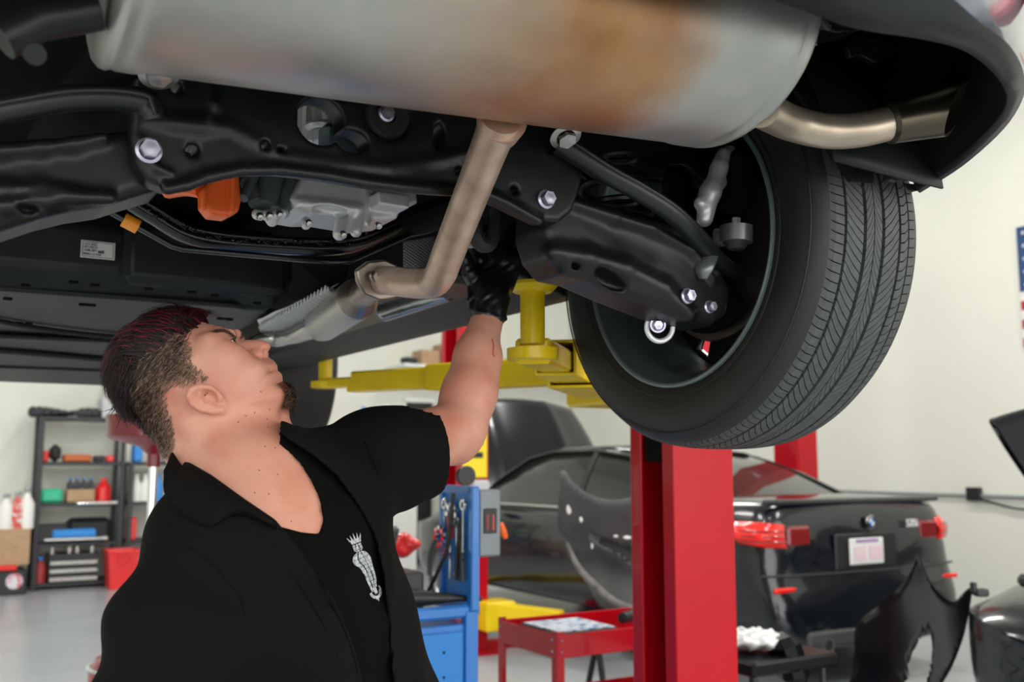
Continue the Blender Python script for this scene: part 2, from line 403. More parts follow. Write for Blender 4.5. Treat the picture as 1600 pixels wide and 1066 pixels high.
# ---- knuckle, calliper, joints
def kn(X):
    d = s_chain(X, [W(1.165, 1.36, 1.86), W(1.19, 1.38, 1.78), W(1.19, 1.38, 1.7), W(1.17, 1.33, 1.62)], [.028, .035, .04, .028], .03)
    return smin(d, s_chain(X, [W(1.19, 1.38, 1.76), W(1.25, 1.387, 1.74)], [.06, .06]), .03)
lo, hi = bounds([W(1.1, 1.25, 1.58), W(1.3, 1.45, 1.9)], .06)
cobj('wheel_knuckle', sculpt(kn, lo, hi, .006), M_DARK)
def calp(X):
    c = P(1112, 292, 1.66)
    d = s_chain(X, [P(1130, 240, 1.66), P(1124, 262, 1.65), P(1110, 300, 1.64), P(1101, 342, 1.64)], [.010, .013, .0165, .014], .012)
    d = smin(d, s_cap(X, P(1095, 318, 1.63), P(1125, 285, 1.66), .012), .008)
    d = smin(d, s_cap(X, P(1140, 238, 1.68), P(1128, 250, 1.66), .012), .008)
    d = smax(d, -s_cap(X, P(1120, 285, 1.61), P(1114, 300, 1.60), .011), .006)
    return smax(d, -s_cap(X, P(1104, 318, 1.60), P(1102, 326, 1.60), .008), .005)
lo, hi = bounds([P(1090, 225, 1.62), P(1145, 350, 1.7)], .04)
cobj('brake_calliper', sculpt(calp, lo, hi, .003), M_ALU)
cobj('calliper_body', MB().box(P(1150, 285, 1.68), (.05, .06, .11), (NX, FY, UP), bev=.014), M_DARK)
j = cobj('ball_joint', MB().cyl(P(1150, 379, 1.6), P(1150, 354, 1.6), .027).cyl(P(1150, 367, 1.6), P(1120, 372, 1.62), .016), mat('joint_grey', (.2, .2, .2), .35, .7))
cobj('joint_nut', MB().cyl(P(1150, 354, 1.6), P(1150, 341, 1.6), .0075, n=6), M_ZINC, j); cobj('joint_boot', MB().cyl(P(1150, 379, 1.6), P(1150, 390, 1.6), .022, .013), M_RUB, j)
bu = cobj('lower_bushing', MB().torus(P(1031, 511, 1.66), -FW + .3 * NX, .024, .0045, 40, 10), M_ALU)
b = MB().cyl(P(1028, 508, 1.69), P(1028, 508, 1.64), .013); bolt(b, P(1028, 508, 1.64), -FW, .0075, .006); cobj('bushing_bolt', b, M_ZINC, bu)
# ---- lateral arms, traced in the plane of the arm (heading distance 1.25) with real thickness; also mirrored to the left side
def pl(px, py, cy=1.25):
    q = PF(px, py, cy); return (q @ NX, q[2])
def arm_fn(X0, sgn):
    def f(X):
        X = X.copy()
        if sgn < 0: X = X - 2 * ((X @ NX)[..., None] - XC) * NX
        poly = [pl(*q) for q in ((838, 300), (870, 290), (905, 315), (945, 325), (990, 335), (1035, 352), (1075, 385), (1108, 418), (1128, 455), (1122, 495), (1100, 512), (1055, 502), (1005, 482), (955, 462), (905, 440), (868, 432), (846, 405), (834, 365))]
        d = s_slab(X, W(0, 1.27, 0), NX, UP, poly, .05, .02, cen=0)
        # pressed valley and raised rib
        d = smax(d, -s_chain(X, [W(*pl(*q)[:1], 1.19, pl(*q)[1]) for q in ((905, 352), (950, 372), (1000, 392), (1050, 425))], [.016, .024, .024, .014]), .02)
        d = smin(d, s_chain(X, [W(*pl(*q)[:1], 1.22, pl(*q)[1]) for q in ((880, 325), (940, 345), (1000, 362), (1060, 395), (1095, 440))], [.007, .008, .008, .008, .006]), .012)
        d = smin(d, s_chain(X, [W(*pl(*q)[:1], 1.225, pl(*q)[1]) for q in ((850, 400), (900, 408), (960, 425), (1020, 455), (1060, 495))], [.012, .014, .013, .012, .009]), .015)
        for (u, v, a_, b_) in ((975, 432, .034, .011), (918, 410, .009, .004), (1028, 482, .01, .004)):
            x_, z_ = pl(u, v, 1.19); d = smax(d, -s_ell(X, W(x_, 1.22, z_), (a_, .03, b_), (nrm(NX - .42 * UP), FY, nrm(UP + .42 * NX))), .004)
        return d
    return f
def left_arm(X):
    poly = [pl(*q) for q in ((-80, 232), (0, 225), (60, 221), (110, 219), (150, 214), (205, 208), (222, 250), (245, 285), (248, 300), (200, 314), (160, 327), (110, 334), (60, 346), (0, 366), (-80, 392))]
    d = s_slab(X, W(0, 1.275, 0), NX, UP, poly, .05, .016)
    for l_, r_4 in (((-80, 252), (0, 245), (60, 240), (110, 234), (155, 224)), .006), (((-80, 345), (0, 330), (60, 322), (110, 316), (165, 318)), .007), (((-80, 305), (0, 303), (60, 301), (90, 306)), .004):
        d = smin(d, s_chain(X, [W(pl(*q)[0], 1.222, pl(*q)[1]) for q in l_], [r_4] * len(l_)), .012)
    x_, z_ = pl(45, 325, 1.22); return smax(d, -s_ell(X, W(x_, 1.22, z_), (.012, .02, .004), (NX, FY, UP)), .004)
LLO, LHI = bounds([PF(u, v, y) for u in (-80, 255) for v in (200, 395) for y in (1.21, 1.34)], .01)
M_LINK = mat('link_sheen_black', (.012, .0155, .0148), .34, spec=.5, bump=(60, .1, .001))  # underbody black made paler, the link's sheen put into the colour
for sgn in (1, -1):
    pts = [W(XC + sgn * (x - XC), y, z) for x in (.74, 1.16) for y in (1.17, 1.35) for z in (1.54, 1.79)]
    lo, hi = bounds(pts, .02)
    a_ = cobj('lower_control_arm', sculpt(arm_fn(None, sgn) if sgn > 0 else left_arm, lo if sgn > 0 else LLO, hi if sgn > 0 else LHI, .0038), M_BLK, smooth=180)
    M2 = lambda p, s=sgn: W(XC + s * (p @ NX - XC), p @ FY, p[2])
    for (u, v, Y, r) in ((1073, 463, 1.212, .0095), (1107, 480, 1.222, .008)) if sgn > 0 else ():
        q = PF(u, v, Y) if r > .009 else PF(u, v, Y); cobj('arm_bolt', bolt(MB(), M2(q), -FY, r, .01), M_ZINC, a_)
    la = [PF(u, v, cy) for (u, v, cy) in ((872, 222, 1.185), (905, 243, 1.18), (950, 272, 1.175), (1000, 300, 1.175), (1050, 333, 1.18), (1090, 372, 1.2), (1125, 412, 1.24), (1150, 425, 1.30))] if sgn > 0 else [PF(u, v, 1.2) for u, v in ((-90, 188), (-30, 177), (30, 166), (100, 154), (170, 152), (225, 160), (235, 175), (240, 190))]
    M4 = M2 if sgn > 0 else (lambda p: p)
    m = MB(); m.tube([M4(q) for q in la], [.019, .018, .017, .0165, .0165, .017, .017, .015], 14, smooth=5, flat=.95)
    m.tube([M4(q + UP * .004 - FY * .0145) for q in la], [.0045] * 8, 8, smooth=5)
    cobj('toe_link', m, M_LINK, smooth=60)
    la = [PF(u, v, cy) for (u, v, cy) in ((905, 205, 1.45), (960, 232, 1.45), (1020, 250, 1.45), (1075, 262, 1.42), (1110, 290, 1.4))]
    cobj('upper_link', MB().tube([M2(q) for q in la], [.014, .018, .024, .03, .02], 12, smooth=4), M_BLK)
cobj('link_clevis', MB().tube([P(1108, 398, 1.62), P(1100, 418, 1.6), P(1098, 436, 1.6)], [.017, .018, .008], 12, smooth=4, flat=.6), mat('scuffed_metal', (.2, .22, .22), .35, .6))
# coil spring and damper, stabiliser, above the arm
m = MB(); hel = [W(.99, 1.33, 1.68) + .05 * (NX * math.cos(t) + FY * math.sin(t)) + UP * .038 * t / (2 * PI) for t in [k * PI / 10 for k in range(110)]]
m.tube(hel, .0065, 8); cobj('coil_spring', m, M_BLK)
cobj('stabiliser_bar', MB().tube([PF(u, v, cy) for u, v, cy in ((930, 215, 1.5), (990, 268, 1.5), (1030, 272, 1.5), (1075, 300, 1.45))], .011, 10, smooth=5), M_BLK)
cobj('heat_plate', MB().tube([PF(u, v, 1.45) for u, v in ((950, 318), (985, 318), (1015, 325))], .012, 10), M_BLK)
# ---- rear subframe: stamped cross member with lobes, holes and the four pivots
def sp(*l): return [pl(u, v, 1.215) for u, v in l]
sub_poly = sp((205, 120), (235, 100), (300, 120), (420, 140), (540, 160), (640, 165), (740, 175), (815, 195), (880, 205), (905, 235), (902, 275), (893, 310), (884, 335), (862, 352), (838, 350), (812, 338), (780, 322), (740, 305), (690, 303), (620, 298), (555, 290), (500, 280), (430, 272), (370, 273), (320, 283), (285, 296), (255, 300), (225, 288), (206, 262), (200, 225))
def subf(X):
    d = s_slab(X, W(0, 1.215, 0), NX, UP, sub_poly, .02, .008)
    fl = sp((255, 302), (285, 296), (320, 283), (370, 273), (430, 272), (500, 280), (555, 290), (620, 298), (690, 303), (740, 305), (780, 322), (830, 350))
    d = smin(d, s_chain(X, [W(x, 1.195, z) for x, z in fl], [.007] * len(fl), .003), .008)                      # lower lip
    up = sp((225, 195), (265, 198), (310, 203), (350, 205), (440, 250), (520, 262), (600, 268), (680, 255), (740, 238))
    d = smin(d, s_chain(X, [W(x, 1.2, z) for x, z in up], [.004, .009, .01, .005, .004, .005, .005, .005, .004], .003), .012)
    d = smin(d, s_chain(X, [W(x, 1.195, z) for x, z in sp((322, 140), (326, 170), (318, 192))], [.005, .006, .005]), .008)
    bo = sp((215, 225), (222, 252), (240, 270), (262, 278)); d = smin(d, s_chain(X, [W(x, 1.195, z) for x, z in bo], [.003] * 4), .006)
    for (u, v, r, q) in ((300, 236, .0085, 1), (413, 228, .006, 1), (438, 236, .006, .5), (603, 182, .034, 1), (500, 190, .032, 1), (550, 222, .022, .7), (685, 215, .009, 2.2), (715, 267, .0055, 1), (802, 298, .0065, 1), (866, 226, .005, 1), (275, 138, .007, 1)):
        x_, z_ = pl(u, v, 1.2); d = smax(d, -s_ell(X, W(x_, 1.2, z_), (r, .09, r * q), (NX, FY, UP)), .004)
    return d
lo, hi = bounds([W(x, y, z) for x in (.17, .82) for y in (1.18, 1.245) for z in (1.66, 1.86)], .015)
sf = cobj('subframe', sculpt(subf, lo, hi, .0035), M_BLK, smooth=180)
for (u, v, r) in ((232, 236, .0115), (852, 312, .0105)): cobj('pivot_bolt', bolt(MB(), PF(u, v, 1.194), -FY, r, .011), M_ZINC, sf)
m = MB().lathe([(0, .028), (-.006, .034), (-.012, .03), (-.01, .012), (-.002, .01)], PF(603, 182, 1.21), FY, 32); cobj('mount_bushing', m, M_RUB, sf)
cobj('mount_bolt', bolt(MB(), PF(603, 178, 1.195), -FY, .0085, .008), M_ZINC, sf)
for (u, v, cy) in ((248, 112, 1.16), (883, 212, 1.16)): 
    b_ = bolt(MB(), PF(u, v, cy), -UP * .8 - FY * .5, .014, .01, 1.7); cobj('body_bolt', b_, M_STEEL, sf)
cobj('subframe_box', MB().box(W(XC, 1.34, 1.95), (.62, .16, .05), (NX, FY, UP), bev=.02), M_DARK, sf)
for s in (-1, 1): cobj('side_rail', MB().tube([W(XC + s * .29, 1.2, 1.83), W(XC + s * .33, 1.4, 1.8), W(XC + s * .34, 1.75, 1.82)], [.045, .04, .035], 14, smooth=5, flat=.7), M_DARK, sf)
# small clip with brackets hanging behind the subframe's right side, where the hand works
cobj('hanger_strap', MB().tube([PF(u, v, 1.36) for u, v in ((745, 320), (742, 350), (748, 378), (765, 380), (775, 345), (772, 325))], [.008, .011, .013, .013, .011, .008], 10, smooth=4), M_RUB)
cobj('hanger_pin', MB().cyl(PF(715, 384, 1.47), PF(741, 384, 1.42), .0042, n=12), M_STEEL)
# ---- drive unit castings between the subframe members
def motor(X):
    c = lambda u, v, y=1.6: PF(u, v, y)
    ex, ez = NX, UP
    d = s_slab(X, W(0, 1.6, 0), NX, UP, [pl(u, v, 1.6) for u, v in ((435, 322), (455, 290), (500, 282), (560, 284), (575, 295), (628, 302), (632, 328), (605, 338), (600, 352), (560, 356), (530, 350), (500, 345), (470, 345), (440, 340))], .06, .008)
    for a_, b_, r in (((470, 318), (560, 328), .012), ((430, 330), (425, 345), .01), ((478, 345), (478, 352), .008), ((535, 340), (530, 366), .011), ((560, 340), (556, 362), .01), ((570, 290), (572, 350), .007)):
        d = smin(d, s_cap(X, c(*a_, 1.545), c(*b_, 1.545), r), .006)
    for u, v in ((402, 335), (415, 336), (430, 336), (442, 333)): d = smin(d, s_cap(X, c(u, v, 1.53), c(u, v, 1.62), .009), .002)
    d = smin(d, s_box(X, c(605, 318, 1.53), (.028, .03, .012), (NX, FY, UP), .003), .003)
    d = smax(d, -s_ell(X, c(515, 330, 1.54), (.03, .012, .009), (NX, FY, UP)), .004)
    return d
lo, hi = bounds([PF(u, v, y) for u in (390, 640) for v in (275, 372) for y in (1.52, 1.67)], .01)
mo = cobj('drive_unit', sculpt(motor, lo, hi, .003), M_ALU, smooth=180)
m = MB()
for a_, b_, r in (((388, 285), (400, 318), .013), ((425, 280), (415, 325), .02), ((455, 285), (440, 330), .014), ((400, 270), (380, 310), .009)): m.cyl(PF(*a_, 1.58), PF(*b_, 1.55), r, r * .9, 20)
cobj('coolant_fitting', m, mat('grey_fitting', (.12, .14, .15), .4), mo)
for u, v in ((405, 338), (420, 337), (436, 335), (481, 348), (535, 366), (590, 352)): cobj('housing_bolt', bolt(MB(), PF(u, v, 1.525), -FY - UP * .5, .005, .006), M_STEEL, mo)
m = MB(); m.cyl(PF(488, 150, 1.33), PF(500, 222, 1.33), .018, .02); m.cyl(PF(512, 160, 1.30), PF(514, 222, 1.30), .009); m.box(PF(478, 190, 1.33), (.018, .03, .07), (NX, FY, UP), bev=.004); m.torus(PF(505, 200, 1.31), UP, .02, .006, 20, 8)
cobj('gear_housing', m, M_ALU, mo); cobj('gear_cover', MB().box(PF(548, 228, 1.28), (.09, .03, .05), (NX, FY, UP), bev=.008), mat('blue_steel', (.22, .3, .33), .3, .6), mo)
def plug(X):
    d = s_slab(X, W(0, 1.55, 0), NX, UP, [pl(u, v, 1.55) for u, v in ((312, 300), (335, 276), (368, 270), (372, 318), (368, 334), (350, 343), (325, 340), (313, 325))], .022, .008)
    d = smin(d, s_box(X, PF(362, 305, 1.525), (.004, .01, .03), (NX, FY, UP), .002), .002)
    d = smin(d, s_cap(X, PF(318, 325, 1.52), PF(318, 300, 1.52), .005), .004)
    return smax(d, -s_box(X, PF(345, 332, 1.52), (.014, .004, .002), (nrm(NX + .6 * UP), FY, nrm(UP - .6 * NX)), .0), .002)
lo, hi = bounds([PF(u, v, y) for u in (308, 378) for v in (268, 346) for y in (1.51, 1.58)], .01)
M_OR = mat('orange_plastic', (.95, .15, .02), .38); cn = cobj('high_voltage_plug', sculpt(plug, lo, hi, .0022), M_OR, smooth=180)
cobj('cable', MB().tube([PF(315, 300, 1.56), PF(290, 296, 1.6), PF(262, 300, 1.65)], .011, 10, smooth=4), M_OR, cn)
# ---- front cross bar, brake pipe with orange sleeve
m = MB(); bar = [PF(u, v, 1.8) for u, v in ((205, 318), (240, 340), (300, 372), (400, 385), (530, 388), (600, 365), (665, 330), (745, 312))]
m.tube(bar, .022, 12, smooth=6, flat=.6); m.tube([p + UP * .012 - FY * .02 for p in bar], .006, 8, smooth=6)
cobj('cross_bar', m, M_GLOSSB, smooth=60)
m = MB(); pp = [PF(u, v, 1.75) for u, v in ((160, 324), (205, 349), (268, 384), (285, 389), (520, 410), (545, 409), (640, 367), (665, 362), (735, 340))]
m.tube(pp, .0055, 10); bp = cobj('brake_pipe', m, M_GLOSSB)
cobj('orange_sleeve', MB().tube([PF(193, 343, 1.749), PF(216, 355, 1.749)], .0125, 20), mat('amber_sleeve', (.9, .32, .02), .35), bp)
m = MB()
for k in range(26):
    u = 235 + k * 14 + random.uniform(-5, 5); v = 330 + min(k, 9) * 5.2 + random.uniform(-3, 5) - max(0, k - 22) * 9; m.sphere(PF(u, v, 1.775), random.uniform(.002, .0045), 8)
    if k % 3: m.tube([PF(u - 6, v, 1.775), PF(u, v + 4, 1.773), PF(u + 6, v - 1, 1.775)], .0014, 6)
cobj('edge_clip', m, M_GLOSSB)
# ---- battery case and underbody panels
def panel(poly, z, th, name, m, **k): return cobj(name, MB().prism([W(x, y, z) for x, y in poly], UP * th), m, **k)
bc = MB().box(W(XC - .16, 2.62, 1.79), (.82, .86, .19), (NX, FY, UP), bev=.05)
bat = cobj('battery_case', bc, M_BLK2, bevel=.012)
bc = MB().box(W(.53, 2.19, 1.79), (.36, .05, .14), (NX, FY, UP), bev=.02); cobj('case_rib', bc, M_BLK2, bat, bevel=.006)
LB = PF(153, 391, 2.176)
lb = MB().box(LB, (.066, .003, .036), (NX, FY, UP)); lab = cobj('label_sticker', lb, mat('label_white', (.62, .63, .6), .6), bat)
m = MB(); LC = LB - FY * .0022
def lbar(x, z, w_, h_): m.box(LC + NX * x + UP * z, (w_, .0006, h_), (NX, FY, UP))
for x, z, w_, h_ in ((0, .0155, .060, .0008), (0, -.0155, .060, .0008), (-.0295, 0, .0008, .031), (.0295, 0, .0008, .031)): lbar(x, z, w_, h_)
cobj('label_border', m, M_BLK, lab)
def text(name, s, loc, ex, ey, size, m, parent, depth=.0004, bold=0, sx=1, font=None):
    cu = bpy.data.curves.new(name, 'FONT'); cu.body = s; cu.size = size; cu.extrude = depth; cu.align_x = 'CENTER'; cu.align_y = 'CENTER'; cu.offset = bold
    o = bpy.data.objects.new(name, cu); me = bpy.data.meshes.new_from_object(o); bpy.data.objects.remove(o)
    ex = nrm(ex); ey = nrm(ey); ez = np.cross(ex, ey); b_ = MB()
    vs = [np.array(loc) + ex * v.co.x * sx + ey * v.co.y + ez * v.co.z for v in me.vertices]
    b_.add(vs, [tuple(p.vertices) for p in me.polygons]); return obj(name, b_, m, parent, smooth=0)
for s_, x, z in (('674 ASD', -.014, .0105), ('90178238', -.014, .004), ('228L-8P1', -.014, -.0025), ('99051-11338', -.011, -.0105)): text('label_print', s_, LC + NX * x + UP * z, NX, UP, .0065, M_BLK, lab)
text('label_print', '66E', LC + NX * .006 + UP * -.004, NX, UP, .008, M_BLK, lab, bold=.0003)
# stepped underbody panels beside and below the battery
def strip(pts, name, m, th=.012, par=None):  # pts: (x,y,z) outline
    return cobj(name, MB().prism([W(*p) for p in pts], UP * th), m, par, bevel=.004)
strip([(-.4, 2.26, 1.694), (.6, 2.22, 1.694), (.72, 2.3, 1.70), (.74, 3.02, 1.70), (-.4, 3.05, 1.69)], 'undertray', M_BLK2)
strip([(-.4, 3.0, 1.672), (.7, 2.9, 1.68), (.86, 3.0, 1.68), (.9, 3.9, 1.675), (-.4, 3.95, 1.67)], 'undertray', M_BLK2)
strip([(-.45, 3.8, 1.66), (1.05, 3.7, 1.668), (1.12, 3.85, 1.668), (1.0, 4.9, 1.70), (-.45, 4.9, 1.70)], 'undertray', M_BLK2)
m = MB(); m.tube([W(x, y, z) for x, y, z in ((.0, 2.5, 1.69), (.25, 2.75, 1.685), (.5, 2.85, 1.685), (.73, 2.88, 1.69))], .007, 8, smooth=6); m.tube([W(x, y, 1.667) for x, y in ((-.1, 3.15), (.25, 3.2), (.6, 3.35), (.85, 3.42))], .009, 8, smooth=6)
cobj('panel_rib', m, M_BLK2)
for (u, v, z) in ((40, 446, 1.692), (115, 441, 1.692), (148, 446, 1.692), (232, 452, 1.692), (300, 457, 1.692), (335, 462, 1.692), (402, 474, 1.692), (12, 467, 1.675), (130, 476, 1.675), (143, 477, 1.675), (30, 505, 1.672), (45, 506, 1.672), (345, 498, 1.67), (358, 499, 1.67), (65, 526, 1.67), (175, 533, 1.67)):
    cobj('drain_slot', MB().box(PZ(u, v, z), (.018, .01, .006), (NX, FY, UP), bev=.002), M_DARK)
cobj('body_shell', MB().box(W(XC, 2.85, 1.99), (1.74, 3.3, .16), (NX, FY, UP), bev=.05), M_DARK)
# ---- sill on the right side of the body
sill = [[W(x, y, z) for x, z in ((.98, 1.86), (.98, 1.76), (1.06, 1.735), (1.12, 1.72), (1.17, 1.70), (1.215, 1.70), (1.23, 1.715), (1.32, 1.735), (1.40, 1.78), (1.42, 1.9), (1.42, 2.05), (.98, 2.05))] for y in (1.74, 2.0, 2.6, 3.2, 3.72)]
cobj('sill', MB().loft(sill), M_BLK2, bevel=.004)
cobj('floor_channel', MB().box(W(1.02, 2.8, 1.75), (.16, 1.9, .04), (NX, FY, UP), bev=.015), M_BLK)
m = MB().tube([PF(u, v, y) for u, v, y in ((735, 455, 1.9), (760, 462, 2.1), (790, 475, 2.3))], .02, 10); 
# front wheel
w2, t2, _ = wheel_parts(1.19, 4.06, 1.735, False)
cobj('tyre_tread', MB().lathe([(.0, .355), (.02, .3625), (.2, .3625), (.225, .35)], W(1.19, 4.06, 1.735), NX, 90), M_RUB, w2)
cobj('rim', MB().lathe([(.0, .2535), (-.004, .25), (.012, .24), (.03, .232), (.15, .22), (.15, .01)], W(1.19, 4.06, 1.735), NX, 60), M_RIM, w2)
cobj('front_arm', MB().tube([W(1.2, 4.0, 1.62), W(.95, 3.95, 1.72), W(.8, 3.9, 1.74)], [.03, .035, .04], 12), M_BLK)
# ---- muffler
M_MUF = bpy.data.materials.new('muffler_steel'); M_MUF.use_nodes = True
n = M_MUF.node_tree; b = n.nodes['Principled BSDF']; L_ = n.links.new
b.inputs['Metallic'].default_value = .82; b.inputs['Roughness'].default_value = .4
tc = n.nodes.new('ShaderNodeTexCoord'); sx = n.nodes.new('ShaderNodeSeparateXYZ'); L_(tc.outputs['Object'], sx.inputs[0])
def nz(s, d=6): t = n.nodes.new('ShaderNodeTexNoise'); t.inputs['Scale'].default_value = s; t.inputs['Detail'].default_value = d; L_(tc.outputs['Object'], t.inputs['Vector']); return t.outputs['Fac']
def mth(op, a, b_=None, c=None):
    t = n.nodes.new('ShaderNodeMath'); t.operation = op; t.use_clamp = False
    for i, v in enumerate((a, b_, c)):
        if v is None: continue
        if isinstance(v, (int, float)): t.inputs[i].default_value = v
        else: L_(v, t.inputs[i])
    return t.outputs[0]
def ramp(v, *st):
    r = n.nodes.new('ShaderNodeValToRGB'); e = r.color_ramp.elements
    while len(e) < len(st): e.new(.5)
    for k, (p_, c_) in zip(e, st): k.position = p_; k.color = (*c_, 1) if len(c_) == 3 else c_
    L_(v, r.inputs['Fac']); return r.outputs['Color']
def mix(f, a, b_):
    t = n.nodes.new('ShaderNodeMix'); t.data_type = 'RGBA'; L_(f, t.inputs['Factor'])
    for i, v in ((6, a), (7, b_)):
        if isinstance(v, tuple): t.inputs[i].default_value = (*v, 1)
        else: L_(v, t.inputs[i])
    return t.outputs[2]
# rust-brown heat stain across the middle, its edges broken by noise; x is measured from the car's centre line
xw = mth('ADD', sx.outputs['X'], mth('MULTIPLY', mth('SUBTRACT', nz(9), .5), .10))
st = ramp(mth('ADD', xw, .5), (.37, (0, 0, 0)), (.47, (.4, .4, .4)), (.58, (1, 1, 1)), (.70, (1, 1, 1)), (.745, (.5, .5, .5)), (.775, (0, 0, 0)))
base = ramp(nz(5), (.3, (.46, .47, .44)), (.7, (.60, .59, .54)))
base = mix(mth('MULTIPLY', ramp(nz(38), (.52, (0, 0, 0)), (.7, (1, 1, 1))), .35), base, (.62, .58, .48))
brown = ramp(nz(11), (.3, (.40, .15, .03)), (.7, (.56, .30, .12)))
col = mix(mth('MULTIPLY', st, mth('ADD', .62, mth('MULTIPLY', nz(6), .5))), base, brown); L_(col, b.inputs['Base Color'])
L_(ramp(nz(14), (.3, (.34, .34, .34)), (.7, (.5, .5, .5))), b.inputs['Roughness'])
u_ = n.nodes.new('ShaderNodeBump'); u_.inputs['Strength'].default_value = .25; u_.inputs['Distance'].default_value = .003; L_(nz(7, 3), u_.inputs['Height']); L_(u_.outputs['Normal'], b.inputs['Normal'])
M_PIPE = mat('exhaust_pipe_tan', (.66, .50, .39), .42, .6, noise=(22, (.42, .30, .22), .4, .75), bump=(50, .2, .002))
def mufring(x, k=1., yo=0, zo=0):
    f = (x - .12) / .75; cy = .985 - .065 * f + yo; cz = 1.884 - .024 * (1 - f) + zo; return [W(x, cy + .158 * k * math.cos(t), cz + .126 * k * math.sin(t)) for t in [2 * PI * i / 64 for i in range(64)]]
rings = [mufring(x, k) for x, k in ((.13, .86), (.134, .95), (.139, .99), (.144, 1.0), (.149, .985), (.155, 1.0), (.17, 1.003), (.18, .99), (.3, .992), (.45, .995), (.6, .995), (.75, .992), (.835, .99), (.845, 1.003), (.855, 1.006), (.862, .985), (.868, 1.006), (.875, 1.006), (.88, .98), (.884, .9))]
muf = cobj('muffler', MB().loft(rings), M_MUF, smooth=50)
pa, pb = PF(782, 186, 1.03), PF(688, 428, 1.30); pin = [pa, pa * .8 + pb * .2, pa * .4 + pb * .6, pa * .12 + pb * .88, pb, PF(676, 441, 1.34), PF(650, 443, 1.40), PF(620, 440, 1.46), PF(598, 438, 1.50)]
cobj('inlet_pipe', MB().tube(pin, [.026, .0242] + [.0238] * 7, 28, smooth=6), M_PIPE, muf, smooth=60)
cobj('weld_collar', MB().tube([PF(784, 188, 1.035), PF(778, 208, 1.06)], [.032, .026], 28), M_PIPE, muf)
M_PIPE2 = mat('exhaust_pipe_dark', (.22, .18, .15), .35, .85, noise=(30, (.35, .3, .25), .4, .7))
M_RES = mat('resonator_steel', (.42, .41, .38), .38, .85, noise=(7, (.5, .49, .46), .3, .7))
fd = nrm(pin[-1] - pin[-3])
fl = cobj('exhaust_flange', MB().prism([pin[-1] + fd * .0 + x * frame(fd)[0] + z * frame(fd)[1] for x, z in ((-.045, -.008), (-.03, -.027), (.0, -.034), (.03, -.027), (.045, -.008), (.05, .01), (.042, .022), (.03, .027), (0, .034), (-.03, .027), (-.05, .01))], fd * .012), M_PIPE2, bevel=.003)
q = PF(585, 432, 1.487); cobj('flange_bolt', bolt(MB(), q, -fd, .008, .008, 1.2), M_STEEL, fl)
r0 = PF(585, 445, 1.55); r1 = PZ(559, 467, 1.655); r2 = PZ(502, 508, 1.66)
m = MB(); m.tube([pin[-1], r0, r1], .0238, 20, smooth=4); cobj('resonator_inlet', m, M_PIPE2, smooth=60)
m = MB(); m.tube([r2, PZ(486, 512, 1.66), PZ(462, 523, 1.66), PZ(450, 526, 1.66), PZ(436, 529, 1.66), PZ(410, 531, 1.66), PZ(385, 545, 1.67)], [.028, .027, .023, .020, .021, .018, .018], 20, smooth=4)
cobj('front_pipe', m, mat('front_pipe_steel', (.42, .41, .39), .25, .95), smooth=60)
dr = nrm(r2 - r1); m = MB().tube([r1 - dr * .06, r1 - dr * .02, r1 - dr * .005], [.024, .033, .039], 28); cobj('resonator_cone', m, M_PIPE2)
m = MB().tube([r1 - dr * .01, r1, r1 + dr * .02, r2 - dr * .03, r2 - dr * .01, r2, r2 + dr * .03], [.037, .0395, .040, .040, .0385, .034, .027], 36); cobj('resonator', m, M_RES, smooth=60)
# tail pipe
tp = [PN(1190, 170, .875), PN(1235, 192, .97), PN(1290, 205, 1.03), PN(1345, 203, 1.08), PN(1400, 190, 1.13)]
tail = cobj('tail_pipe', MB().tube(tp, .0235, 24, smooth=6), mat('tail_pipe_steel', (.6, .5, .4), .38, .8, noise=(18, (.48, .4, .3), .4, .7)), smooth=60)
t0, t1 = PN(1385, 193, 1.115), PN(1478, 172, 1.2); td = nrm(t1 - t0); a_, b_, _ = frame(td)
m = MB(); n_ = 32; rg = []
for h, r in ((0, .024), (.004, .029), (.112, .036), (.112, .032), (.02, .027)):
    rg.append([t0 + td * (h + (.045 * math.cos(t - 2.4) if h > .09 else 0)) + r * (a_ * math.cos(t) + b_ * math.sin(t)) for t in [2 * PI * i / n_ for i in range(n_)]])
m.loft(rg); cobj('exhaust_tip', m, mat('tip_dark', (.1, .085, .06), .3, .9), tail)
# exhaust hanger by the muffler's right end
h0 = PN(1290, 20, .93); m = MB().torus(h0, NX * .2 - FY, .017, .0055, 28, 8, a0=-1.8, a1=2.4); hg = cobj('exhaust_hanger', m, M_RUB)
m = MB().cyl(PN(1268, 0, .9), PN(1272, 15, .9), .007, n=12).cyl(PN(1272, 60, .9), PN(1272, 70, .9), .004, n=10); cobj('hanger_stud', m, M_STEEL, hg)
# ---- heat shields
M_SH = mat('embossed_aluminium', (.72, .73, .71), .4, .35)
def ripple(p00, p10, p11, p01, nu, nv, amp, k, name, dirn=0):
    nn = nrm(np.cross(p10 - p00, p01 - p00)); 
    def f(u, v):
        p = p00 * (1 - u) * (1 - v) + p10 * u * (1 - v) + p11 * u * v + p01 * (1 - u) * v
        w_ = math.sin(k * u * 2 * PI + 9 * v) * amp + (math.sin(v * PI) * .02 if dirn else 0)
        return p + nn * w_
    return cobj(name, MB().grid(f, nu, nv), M_SH, smooth=180, solid=.001)
S = lambda u, v, z: PZ(u, v, 1.686 + (z - 1.735) * .3)
sh = ripple(S(512, 448, 1.72), S(404, 512, 1.72), S(434, 537, 1.70), S(538, 467, 1.70), 200, 10, .006, 24, 'heat_shield')
ripple(S(530, 443, 1.78), S(402, 500, 1.75), S(412, 523, 1.735), S(522, 448, 1.74), 30, 6, .001, 3, 'heat_shield')
